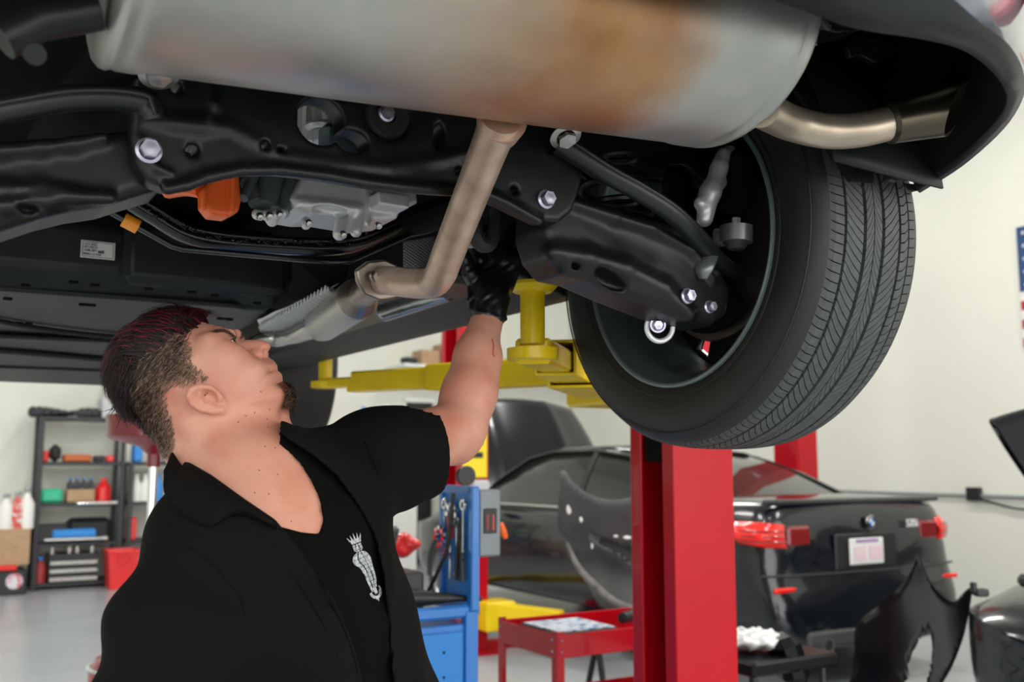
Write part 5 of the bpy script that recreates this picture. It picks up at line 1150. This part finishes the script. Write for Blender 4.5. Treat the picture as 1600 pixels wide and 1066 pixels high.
# ================================================================ red trolley
nc = PZ(870, 993, .72); CX, CY = nc @ NX, nc @ FY; lx = .78; ly = PN(795, 967, CX) @ FY - CY if False else .42
cart = thing('service_trolley', 'red three-shelf service trolley beside the front red post', 'trolley', W(CX + lx / 2, CY + ly / 2, 0), AZ)
def trayz(z, h=.085):
    c = W(CX + lx / 2, CY + ly / 2, z); m = MB().box(c - UP * (h - .004), (lx, ly, .006), (NX, FY, UP))
    for dx, dy, sx, sy in ((0, -ly / 2, lx, .008), (0, ly / 2, lx, .008), (-lx / 2, 0, .008, ly), (lx / 2, 0, .008, ly)): m.box(c + NX * dx + FY * dy - UP * h / 2, (sx, sy, h), (NX, FY, UP), bev=.002)
    obj('shelf_tray', m, M_RED, cart)
for z in (.72, .43, .16): trayz(z)
for dx in (0, lx):
    for dy in (0, ly):
        c = W(CX + dx, CY + dy, 0); ix, iy = (1 if dx == 0 else -1), (1 if dy == 0 else -1); l_ = obj('leg', MB().box(c + UP * .40 + NX * ix * .015, (.034, .005, .66), (NX, FY, UP)).box(c + UP * .40 + FY * iy * .015, (.005, .034, .66), (NX, FY, UP)), M_RED, cart)
        for z in (.70, .66): obj('rivet', MB().sphere(c + NX * ix * .02 - FY * iy * .005 + UP * z, .005, 8).sphere(c + FY * iy * .02 - NX * ix * .005 + UP * z, .005, 8), M_CHROME, l_)
        obj('castor', MB().lathe([(-.015, .001), (-.015, .038), (.015, .038), (.015, .001)], c + UP * .038, NX, 20), M_BP, cart)
o_ = obj('paper_sheet', MB().box(W(CX + .20, CY + .22, .712), (.26, .26, .004), (NX, FY, UP)), mat('printed_paper', (.55, .6, .68), .6, noise=(26, (.1, .16, .3), .5, .62))); tag(o_, 'printed blue and white paper lying on the top of the red trolley', 'paper')
o_ = obj('air_tool', MB().tube([W(CX + .42, CY + .16, .728), W(CX + .56, CY + .22, .728), W(CX + .68, CY + .28, .728)], [.022, .028, .02], 14), M_BP); tag(o_, 'dark cylindrical hand tool lying on the red trolley', 'hand tool')
o_ = obj('parts_case', MB().box(W(CX + .20, CY + .22, .675), (.28, .28, .07), (NX, FY, UP), bev=.004), M_BP); tag(o_, 'shallow black case under the printed paper in the top of the red trolley', 'case')
o_ = obj('brake_hub', MB().lathe([(0, .03), (0, .08), (.03, .09), (.05, .05), (.09, .04), (.09, .0)], W(CX + .16, CY + .12, .352), UP, 24, cap=True), M_BP); tag(o_, 'dark round metal part on the middle shelf of the red trolley', 'car part')
# ================================================================ blue tool cart
be = PZ(747, 944, .90); BX, BY = be @ NX, be @ FY; bw, bd = .72, .42
M_BLUEP = mat('blue_pegboard', (.015, .2, .6), .4)
bl = thing('tool_cart', 'blue tool cart with an upright pegboard full of hand tools, behind the mechanic', 'tool cart', W(BX - bw / 2, BY + bd / 2, 0), AZ)
def bb(x0, x1, y0, y1, z0, z1, bev=.003): return MB().box(W((x0 + x1) / 2, (y0 + y1) / 2, (z0 + z1) / 2), (x1 - x0, y1 - y0, z1 - z0), (NX, FY, UP), bev=bev)
obj('cabinet', bb(BX - bw, BX, BY + .01, BY + bd, .12, .84), M_BLUE, bl)
m = bb(BX - bw, BX, BY, BY + .02, .86, .90, .008); m.box(W(BX - bw / 2, BY + bd, .88), (bw, .02, .04), (NX, FY, UP), bev=.008); m.box(W(BX, BY + bd / 2, .88), (.02, bd, .04), (NX, FY, UP), bev=.008); m.box(W(BX - bw, BY + bd / 2, .88), (.02, bd, .04), (NX, FY, UP), bev=.008); obj('top_rail', m, M_BLUE, bl)
obj('front_panel', bb(BX - bw + .04, BX - .05, BY + .002, BY + .012, .14, .82), M_BLUEP, bl); obj('corner_post', bb(BX - .045, BX, BY - .004, BY + .03, .1, .88), M_BLUE, bl)
m = MB()
for i in range(8):
    for j in range(7): m.lathe([(-.001, .0045), (-.0005, .001)], W(BX - .12 - .07 * i, BY + .001, .76 - .075 * j), FY, 8)
hl = obj('peg_holes', m, M_DARK, bl); hl['kind'] = 'stuff'
PY1 = BY + .21; pz0, pz1 = .9, 1.27
pb2 = obj('pegboard', bb(BX - .02, BX - .012, BY + .01, PY1, pz0, pz1 - .02), M_BLUEP, bl)
m = bb(BX - .03, BX, BY - .012, BY + .02, pz0 - .02, pz1, .004); m.box(W(BX - .015, (BY + PY1) / 2, pz1 - .01), (.03, .21, .025), (NX, FY, UP)); m.box(W(BX - .015, PY1, (pz0 + pz1) / 2), (.03, .02, pz1 - pz0), (NX, FY, UP)); obj('pegboard_frame', m, M_BLUE, bl)
# tools hooked on the pegboard, on the side facing the man
def hang(nm, lab, cat, mb, m): o_ = obj(nm, mb, m); tag(o_, lab, cat, 'hand tools on the blue pegboard'); return o_
tx = BX - .04
tools = [('spanner', 'chrome combination spanner hanging at the near edge of the blue pegboard'), ('pliers', 'black pliers hanging low on the blue pegboard'), ('spanner', 'long chrome spanner hanging in the middle of the blue pegboard'), ('socket_ring', 'ring of chrome sockets hanging high on the blue pegboard'), ('screwdriver', 'red handled screwdriver on the blue pegboard'), ('pry_bar', 'long black pry bar leaning across the blue pegboard'), ('spanner', 'short chrome spanner at the far edge of the blue pegboard'), ('socket_ring', 'ring of chrome sockets hanging low on the blue pegboard')]
for i, (n_, l_) in enumerate(tools):
    y = BY + .03 + .022 * i; z = 1.20 - .03 * (i % 3)
    if n_ == 'spanner':
        m = MB().tube([W(tx, y, z), W(tx, y, z - .14)], .007, 8, flat=.5); m.torus(W(tx, y, z + .012), NX, .014, .005, 16, 6); m.torus(W(tx, y, z - .152), NX, .013, .005, 16, 6, a0=.6, a1=5.6); hang(n_, l_, 'spanner', m, M_CHROME)
    elif n_ == 'pliers': m = MB().tube([W(tx, y - .02, z - .2), W(tx, y - .012, z - .1), W(tx, y, z - .05), W(tx, y + .004, z)], [.008, .008, .007, .004], 8, smooth=3); m.tube([W(tx, y + .02, z - .2), W(tx, y + .012, z - .1), W(tx, y, z - .05), W(tx, y - .004, z)], [.008, .008, .007, .004], 8, smooth=3); hang(n_, l_, 'pliers', m, M_BP)
    elif n_ == 'socket_ring':
        zz = 1.10 if i > 5 else 1.18; m = MB().torus(W(tx, y, zz), NX, .03, .003, 20, 6)
        for k in range(7): a = k * .8; m.cyl(W(tx - .012, y + .03 * math.cos(a), zz + .03 * math.sin(a)), W(tx + .012, y + .03 * math.cos(a), zz + .03 * math.sin(a)), .009, n=10)
        hang(n_, l_, 'sockets', m, M_CHROME)
    elif n_ == 'screwdriver': t_ = thing(n_, l_, 'screwdriver', W(tx, y, z - .1), 0, 'hand tools on the blue pegboard'); obj('handle', MB().tube([W(tx, y, z), W(tx, y, z - .07)], [.012, .01], 10), M_RED2, t_); obj('shaft', MB().cyl(W(tx, y, z - .07), W(tx, y, z - .2), .003, n=8), M_CHROME, t_)
    else: hang(n_, l_, 'pry bar', MB().tube([W(tx - .05, y + .08, .88), W(tx - .02, y - .04, 1.06), W(tx - .01, y - .06, 1.25)], .007, 8), M_BP)
# meter box, pry bar, clutter on the top
g2 = thing('meter_box', 'grey metal box with a dark display fixed beside the blue pegboard', 'meter box', W(BX + .055, BY + .05, 1.0), AZ)
obj('casing', bb(BX + .002, BX + .085, BY + .0, BY + .09, 1.045, 1.26, .006), mat('meter_grey', (.18, .21, .225), .4, .3), g2); ds = obj('display', bb(BX + .018, BX + .068, BY - .004, BY + .002, 1.12, 1.20), M_BP, g2)
obj('display_mark', bb(BX + .03, BX + .034, BY - .006, BY - .003, 1.13, 1.18).box(W(BX + .052, BY - .005, 1.155), (.004, .003, .05), (NX, FY, UP)), M_RED2, ds)
o_ = obj('hose_plug', MB().tube([W(BX + .10, BY + .03, 1.15), W(BX + .11, BY + .03, 1.12), W(BX + .12, BY + .03, 1.10)], [.009, .013, .008], 12, smooth=3), M_OR); tag(o_, 'small orange plug hanging beside the grey meter box', 'plug')
o_ = obj('tyre_gauge', MB().lathe([(-.01, .001), (-.01, .032), (.01, .032), (.01, .001)], W(BX - .015, BY + .06, 1.305), FY, 24), M_BP); tag(o_, 'round black gauge on the top edge of the blue pegboard', 'gauge')
t_ = thing('drill_case', 'open black tool case on top of the blue cart', 'tool case', W(BX - .30, BY + .22, .845), AZ)
obj('case_body', bb(BX - .46, BX - .14, BY + .1, BY + .34, .86, 1.0, .01), M_BP, t_); obj('case_lid', MB().box(W(BX - .3, BY + .32, 1.06), (.3, .03, .16), (NX, nrm(FY + .5 * UP), nrm(UP - .5 * FY)), bev=.006), mat('case_grey', (.08, .085, .08), .5), t_)
o_ = obj('grease_gun', MB().tube([W(BX - .4, BY + .06, .93), W(BX - .16, BY + .08, .92), W(BX - .05, BY + .06, .915), W(BX + .03, BY + .03, .91)], [.028, .026, .012, .007], 14), M_BP); tag(o_, 'black grease gun lying along the near rail of the blue cart', 'grease gun')
fr = lambda X: s_ell(X, W(BX - .18, BY + .39, 1.06), (.16, .05, .05), (NX, FY, UP)) + .01 * np.sin(X[..., 0] * 80) * np.sin(X[..., 2] * 90)
lo, hi = bounds([W(BX - .18, BY + .39, 1.05)], .2); o_ = obj('shop_rag', sculpt(fr, lo, hi, .01), M_RED2, smooth=180); tag(o_, 'red shop rag heaped at the back of the blue cart', 'rag')
for k in range(5):
    x = BX - .66 + .075 * k; t_ = thing('screwdriver', ['leftmost', 'second', 'middle', 'fourth', 'rightmost'][k] + ' black handled screwdriver in the row on the blue cart front', 'screwdriver', W(x + .35, BY - .01, .55), 0, 'screwdrivers on the blue cart front')
    obj('handle', MB().tube([W(x + .2, BY - .018, .62), W(x + .2, BY - .018, .53)], [.012, .014], 12), M_BP, t_); obj('shaft', MB().cyl(W(x + .2, BY - .018, .53), W(x + .2, BY - .018, .4), .004, n=8), M_CHROME, t_)
m = MB().tube([W(BX - .085, BY - .02, .66), W(BX - .10, BY - .02, .60), W(BX - .12, BY - .02, .5)], [.007, .01, .01], 8, smooth=3).tube([W(BX - .085, BY - .02, .66), W(BX - .075, BY - .02, .60), W(BX - .07, BY - .02, .5)], [.007, .01, .01], 8, smooth=3)
o_ = obj('pliers', m, mat('teal_grip', (.02, .25, .3), .5)); tag(o_, 'teal gripped pliers hooked low on the blue cart front', 'pliers')
# ================================================================ oil drain: red bowl on a chrome tube over a red tank
oc = P(228, 1000, 4.0); ox, oy = oc[0], oc[1]; od = thing('oil_drain', 'red oil drain bowl on a chrome tube behind the mechanic', 'oil drain', (ox, oy, 0))
obj('tank', MB().lathe([(.06, .001), (.06, .19), (.08, .205), (.56, .205), (.60, .18), (.61, .001)], (ox, oy, 0), UP, 40), mat('tank_red', (.30, .01, .02), .3, coat=.5), od)
obj('rim', MB().torus((ox, oy, .57), UP, .205, .008, 40, 8), M_CHROME, od)
obj('tube', MB().cyl((ox, oy, .6), (ox, oy, 1.37), .018), M_CHROME, od); obj('tube_collar', MB().cyl((ox, oy, 1.33), (ox, oy, 1.42), .026), mat('bowl_red', (.28, .008, .02), .35, coat=.4), od)
obj('bowl', MB().lathe([(0, .026), (.03, .06), (.06, .165), (.07, .18), (.155, .185), (.155, .17), (.08, .165), (.06, .02)], (ox, oy, 1.38), UP, 48), MATS['bowl_red'], od)
for k in range(3):
    a = 2 * PI * k / 3 + .4; l_ = obj('leg', MB().tube([(ox + .15 * math.cos(a), oy + .15 * math.sin(a), .08), (ox + .26 * math.cos(a), oy + .26 * math.sin(a), .05)], .015, 8), M_BP, od); obj('castor', MB().lathe([(-.012, .001), (-.012, .03), (.012, .03), (.012, .001)], (ox + .26 * math.cos(a), oy + .26 * math.sin(a), .03), (math.sin(a), -math.cos(a), 0), 16), M_BP, l_)
# ================================================================ shelving along the back wall
SY = 11.8
def sx_(px): return PF(px, 800, SY) @ NX
def shelf(x0, x1, lab, levels=(1.84, 1.35, .91, .485, .07)):
    t = thing('shelving_unit', lab, 'shelf', W((x0 + x1) / 2, SY + .22, 0), AZ, 'black shelving units on the back wall')
    for z in levels: obj('shelf_board', bb(x0, x1, SY, SY + .42, z - .04, z, .004), mat('shelf_black', (.03, .034, .038), .5), t)
    for x in (x0, x1):
        for y in (SY, SY + .42): obj('upright', bb(x - .025, x + .025, y - .025, y + .025, 0, max(levels), .004), MATS['shelf_black'], t)
    return t
xa, xb = sx_(58), sx_(188); shelf(xa, xb, 'left black shelving unit on the back wall, five boards'); xc, xd = sx_(202), sx_(300); shelf(xc, xd, 'right black shelving unit on the back wall, behind the oil drain', (1.35, .91, .485, .07))
def lz(i): return (1.84, 1.35, .91, .485, .07)[i]
def put(nm, lab, cat, px0, px1, z0, h, m, y=SY + .03, d=.2, bev=.015, group=None):
    o_ = obj(nm, bb(sx_(px0), sx_(px1), y, y + d, z0, z0 + h, bev), m); tag(o_, lab, cat, group); return o_
def bottle(px, z, h, r, m, lab, capm=None, y=SY + .1, group=None, cat='bottle', nm='bottle'):
    c = W(sx_(px), y, z); t = thing(nm, lab, cat, c, 0, group); obj('bottle_body', MB().lathe([(0, .001), (0, r), (h * .6, r), (h * .75, r * .6), (h * .85, r * .35), (h * .9, r * .35)], c, UP, 16, cap=True), m, t)
    obj('cap', MB().lathe([(h * .88, .001), (h * .88, r * .42), (h, r * .42), (h, .001)], c, UP, 12), capm or m, t); return t
col = lambda n, c, r=.5: mat(n, c, r)
M_GRN, M_BL, M_OR2, M_DG = col('item_green', (.04, .5, .28)), col('item_blue', (.03, .25, .7)), col('item_orange', (.5, .12, .03)), col('item_dark', (.02, .022, .024))
fm = lambda X: s_box(X, W(sx_(95), SY + .2, 1.885), (.36, .17, .035), (NX, FY, UP), .02) + .02 * np.sin(X[..., 0] * 14 + 1) + .012 * np.sin(X[..., 0] * 60) * np.sin(X[..., 1] * 50)
lo, hi = bounds([W(sx_(60), SY + .2, 1.9), W(sx_(145), SY + .2, 1.9)], .22); o_ = obj('black_mat', sculpt(fm, lo, hi, .014), M_DG, smooth=180); tag(o_, 'crumpled black matting on top of the left shelving unit', 'matting')
put('first_aid_pouch', 'small red pouch on the second board of the left shelving unit', 'pouch', 63, 72, lz(1), .12, M_RED2); put('angle_grinder', 'black grinder on the second board of the left shelving unit', 'power tool', 74, 92, lz(1), .19, M_DG, bev=.05)
put('cable_tray', 'orange-brown tray on the second board of the left shelving unit', 'tray', 96, 140, lz(1), .08, M_OR2); put('cable_roll', 'dark roll beside the orange-brown tray on the second board', 'cable roll', 145, 160, lz(1), .07, M_DG); put('red_clamp', 'small red clamp at the right end of the second board', 'clamp', 163, 176, lz(1), .07, M_RED2)
put('parts_box', 'green plastic box on the third board of the left shelving unit', 'box', 62, 98, lz(2), .15, M_GRN, bev=.03)
bxo = put('cardboard_box', 'cardboard box holding four blue capped bottles on the third board', 'box', 104, 148, lz(2), .14, M_CARD, d=.24)
for k in range(4): bottle(109 + k * 11, lz(2) + .10, .17, .032, col('bottle_dark', (.03, .03, .04)), ['first', 'second', 'third', 'fourth'][k] + ' blue capped bottle from the left in the cardboard box', M_BL, SY + .1, 'blue capped bottles in the cardboard box')
bottle(163, lz(2), .26, .085, M_RED2, 'red jug at the right end of the third board', M_RED2, SY + .14, cat='jug', nm='jug')
for (p0, p1, z, l_) in ((119, 181, lz(2) - .015, 'chrome torque wrench along the edge of the third board'), (71, 168, lz(3) - .02 + .05, 'long chrome bar along the edge of the fourth board')):
    o_ = obj('torque_wrench', MB().tube([W(sx_(p0), SY - .03, z + .01), W(sx_(p1) - .08, SY - .03, z + .01), W(sx_(p1), SY - .03, z + .01)], [.016, .02, .034], 12), M_CHROME); tag(o_, l_, 'wrench')
put('black_case', 'flat black case at the left of the fourth board', 'case', 60, 108, lz(3) + .0, .2, M_DG); put('black_case', 'humped black case at the right of the fourth board', 'case', 110, 180, lz(3), .25, M_DG, y=SY + .2, bev=.05)
put('blue_tool_tray', 'bright blue tray on the fourth board of the left shelving unit', 'tray', 84, 152, lz(3) + .05, .09, M_BL, y=SY - .0, d=.15)
bottle(69, lz(4), .27, .07, col('bottle_red', (.35, .03, .03)), 'red bottle with blue cap on the bottom board', M_BL)
tc_ = thing('tool_chest', 'black tool chest with three bright drawer fronts on the bottom board', 'tool chest', W(sx_(120), SY + .15, .07), AZ)
obj('chest_body', bb(sx_(81), sx_(158), SY + .0, SY + .3, .07, .37), M_DG, tc_)
for k in range(3): obj('drawer_front', bb(sx_(82), sx_(157), SY - .02, SY, .085 + .085 * k, .125 + .085 * k, .004), M_STEEL, tc_)
for k, px in enumerate((86, 113, 125, 148)): o_ = obj('socket', MB().lathe([(0, .001), (0, .03), (.07, .03), (.07, .001)], W(sx_(px), SY + .05, .37), UP, 12), M_STEEL); tag(o_, ['leftmost', 'second', 'third', 'rightmost'][k] + ' steel socket standing on the black tool chest', 'socket', 'sockets on the tool chest')
# second unit
for k, (px, m_) in enumerate(((214, M_WHITE), (228, M_WHITE), (240, M_BL), (248, M_BL))): bottle(px, lz(2), .30, .055, m_, ['white bottle left of the oil drain tube on the right shelving unit', 'white bottle right of the drain tube on the right shelving unit', 'blue bottle beside the white ones on the right shelving unit', 'blue bottle nearest the mechanic on the right shelving unit'][k], None)
put('blue_carton', 'small blue carton on the top board of the right shelving unit', 'carton', 206, 220, lz(1), .2, M_BL); put('grey_tray', 'grey tray on the top board of the right shelving unit', 'tray', 236, 264, lz(1), .12, col('item_grey', (.3, .32, .33)))
put('red_canister', 'red canister on the fourth board of the right shelving unit', 'canister', 202, 216, lz(3) - .05 + .05, .25, M_RED2)
tw = thing('display_stand', 'red and black cleaning machine on top of the far shelving', 'machine', W(sx_(175), SY + .2, 1.84), AZ)
obj('machine_base', bb(sx_(153), sx_(180), SY + .05, SY + .35, 1.84, 2.06), col('item_pale', (.5, .52, .54)), tw); obj('machine_body', bb(sx_(165), sx_(186), SY + .08, SY + .3, 2.0, 2.42, .05), M_DG, tw); obj('machine_panel', bb(sx_(167), sx_(178), SY + .04, SY + .08, 2.2, 2.36, .01), M_RED2, tw)
# red bin, cardboard box with bottles, black bin at the far left
rb = thing('red_bin', 'red plastic bin on the floor below the right shelving unit', 'bin', W(sx_(188), SY - .2, 0), AZ)
m = MB().loft([[W(sx_(188) + sx * w_, SY - .2 + sy * w_, z) for sx, sy in ((-1, -1), (1, -1), (1, 1), (-1, 1))] for w_, z in ((.13, .0), (.16, .38), (.17, .38), (.17, .41), (.15, .41), (.12, .03))]); obj('bin_body', m, M_RED2, rb, bevel=.02); obj('handle', MB().torus(W(sx_(188), SY - .38, .33), FY, .06, .008, 20, 6), M_RED2, rb)
put('cardboard_box', 'large taped cardboard box on the black bin at the far left', 'box', -14, 46, .30, .36, M_CARD, y=SY - .25, d=.4, bev=.004)
bk = put('storage_bin', 'black bin with a red lid on the floor at the far left', 'bin', -12, 44, 0, .25, M_DG, y=SY - .28, d=.42)
obj('lid', bb(sx_(-13), sx_(28), SY - .3, SY + .14, .25, .30, .01), M_RED2, bk)
obj('bin_label', MB().lathe([(0, .001), (0, .08), (.002, .001)], W(sx_(25), SY - .284, .14), FY, 16), mat('label_mix', (.7, .7, .75), .5, noise=(14, (.6, .1, .15), .45, .55)), bk)
for k, (px, m_, h_) in enumerate(((8, M_WHITE, .36), (26, mat('label_red', (.7, .65, .62), .5, noise=(18, (.6, .08, .06), .4, .55)), .38), (40, M_WHITE, .42))): bottle(px, .66, h_, .075, m_, ['grey-white spray bottle at the left edge on the cardboard box', 'red labelled bottle in the middle on the cardboard box', 'pale tall bottle on the cardboard box beside the shelving'][k], col('item_grey', (.3, .32, .33)), SY - .1)
# back wall behind the reaching arm: dark door, bench clutter, high shelf with boxes
def bx2(px): return PF(px, 700, YB) @ NX
dr_ = obj('door_1', bb(bx2(630), bx2(672), YB - .06, YB, 0, 2.15), mat('door_black', (.006, .006, .007), .5), kind='structure')
obj('trim_1', bb(bx2(627), bx2(630), YB - .08, YB, 0, 2.2).box(W(bx2(651), YB - .04, 2.18), (bx2(675) - bx2(627), .08, .06), (NX, FY, UP)), M_WHITE, kind='structure')
wh_ = thing('water_heater', 'white upright cylinder heater beside the dark door', 'water heater', W(bx2(682), YB - .35, 0), 0)
obj('tank', MB().lathe([(0, .001), (0, .13), (1.55, .13), (1.62, .09), (1.62, .001)], W(bx2(682), YB - .35, 0), UP, 30), M_WHITE, wh_); obj('heater_panel', MB().box(W(bx2(678), YB - .5, 1.0), (.16, .06, .5), (NX, FY, UP), bev=.01), col('item_pale', (.5, .52, .54)), wh_)
hs = obj('wall_shelf', bb(bx2(600), bx2(880), YB - .6, YB, 2.58, 2.62), M_WHITE); tag(hs, 'long white shelf high on the back wall carrying boxes', 'shelf')
for (p0, p1, h_, l_, m_) in ((664, 690, .3, 'brown cardboard box on the high shelf, left of the red post', M_CARD), (632, 660, .2, 'tilted open cardboard box at the left of the high shelf', M_CARD), (792, 818, .32, 'cardboard box with red label on the high shelf, right of the raised hand', M_CARD), (845, 868, .38, 'pale grey box on the high shelf behind the yellow pad', col('item_pale', (.5, .52, .54)))):
    o_ = obj('cardboard_box', bb(bx2(p0), bx2(p1), YB - .5, YB - .2, 2.62, 2.62 + h_), m_); tag(o_, l_, 'box')
    if 'red label' in l_: obj('box_label', bb(bx2(796), bx2(812), YB - .51, YB - .5, 2.70, 2.84, 0), M_RED2, o_)
o_ = obj('cable_coil', MB().tube([W(bx2(603), YB - .5, 2.66), W(bx2(614), YB - .45, 2.68), W(bx2(626), YB - .5, 2.66)], .04, 10, smooth=3), M_DG); tag(o_, 'black coiled hose at the left end of the high shelf', 'hose')
wb = thing('workbench', 'white workbench against the back wall, left of the dark door', 'workbench', W(bx2(585), YB - .4, 0), AZ)
obj('bench_top', bb(bx2(530), bx2(622), YB - .7, YB - .05, .86, .9), M_WHITE, wb); obj('bench_body', bb(bx2(532), bx2(620), YB - .65, YB - .05, 0, .86), M_WHITE, wb)
obj('riser_shelf', bb(bx2(532), bx2(620), YB - .35, YB - .05, 1.66, 1.70), M_WHITE, wb)
for k, (px, m_, h_, r_3) in enumerate(((546, M_OR, .3, .05), (556, M_BL, .4, .045), (566, col('item_yellow', (.8, .6, .05)), .25, .05), (575, M_WHITE, .34, .05), (590, M_DG, .4, .1), (606, M_WHITE, .3, .07))):
    c = W(bx2(px), YB - .25, 1.70); t = thing('bottle', ['orange', 'tall blue', 'short yellow', 'slim white', 'wide dark', 'wide white'][k] + ' bottle on the riser above the white workbench', 'bottle', c, 0, 'bottles above the workbench')
    obj('bottle_body', MB().lathe([(0, .001), (0, r_3), (h_ * .75, r_3), (h_ * .9, r_3 * .5), (h_ * .9, .001)], c, UP, 14), m_, t); obj('cap', MB().lathe([(h_ * .9, .001), (h_ * .9, r_3 * .4), (h_, r_3 * .4), (h_, .001)], c, UP, 10), M_WHITE if m_ is not M_WHITE else M_DG, t)
# ================================================================ right wall: conduit, socket, flag
cz = PN(1522, 774, XR)[2]
cd2 = thing('power_conduit', 'thin grey cable conduit running along the right wall', 'conduit', W(XR - .02, 4, cz), 0)
obj('conduit_pipe', MB().cyl(W(XR - .02, YN + 2, cz), W(XR - .02, YB - .1, cz), .016, n=8), col('item_grey', (.3, .32, .33)), cd2)
q = PN(1522, 772, XR - .03); obj('socket_box', MB().box(q, (.05, .14, .12), (NX, FY, UP), bev=.006), M_BP, cd2); obj('cable', MB().tube([q - UP * .05 - FY * .08, q - UP * .12 - FY * .5, q - UP * .1 - FY * 1.5], .012, 6, smooth=4), M_BP, cd2)
ft = PN(1588, 356, XR - .02); fh = ft[2] - PN(1590, 545, XR - .02)[2]; fw_ = fh * 1.7
fl_ = thing('wall_flag', 'american flag with red and white stripes hung on the right wall', 'flag', ft - UP * fh, 0); M_FR, M_FW, M_FB = col('flag_red', (.42, .015, .04), .8), col('flag_white', (.75, .75, .72), .8), col('flag_blue', (.02, .06, .17), .8)
fx = lambda a, b, z0, z1, d: MB().box(ft - FY * (a + b) / 2 - UP * (z0 + z1) / 2 - NX * d, (.004, b - a, z1 - z0), (NX, FY, UP))
for k in range(13): obj('stripe', fx(0, fw_, fh * k / 13, fh * (k + 1) / 13, 0), M_FR if k % 2 == 0 else M_FW, fl_)
ca = obj('canton', fx(0, fw_ * .4, 0, fh * 7 / 13, .004), M_FB, fl_); m = MB()
for j in range(9):
    for i in range(6 if j % 2 == 0 else 5):
        c = ft - FY * fw_ * .4 * ((2 * i + 1 + j % 2) / 12) - UP * fh * 7 / 13 * (j + 1) / 10 - NX * .008
        m.prism([c + (.021 if k % 2 == 0 else .0085) * fh * (UP * math.cos(PI * k / 5) + FY * math.sin(PI * k / 5)) for k in range(10)], -NX * .001)
so = obj('stars', m, M_FW, ca, smooth=0); so['kind'] = 'stuff'
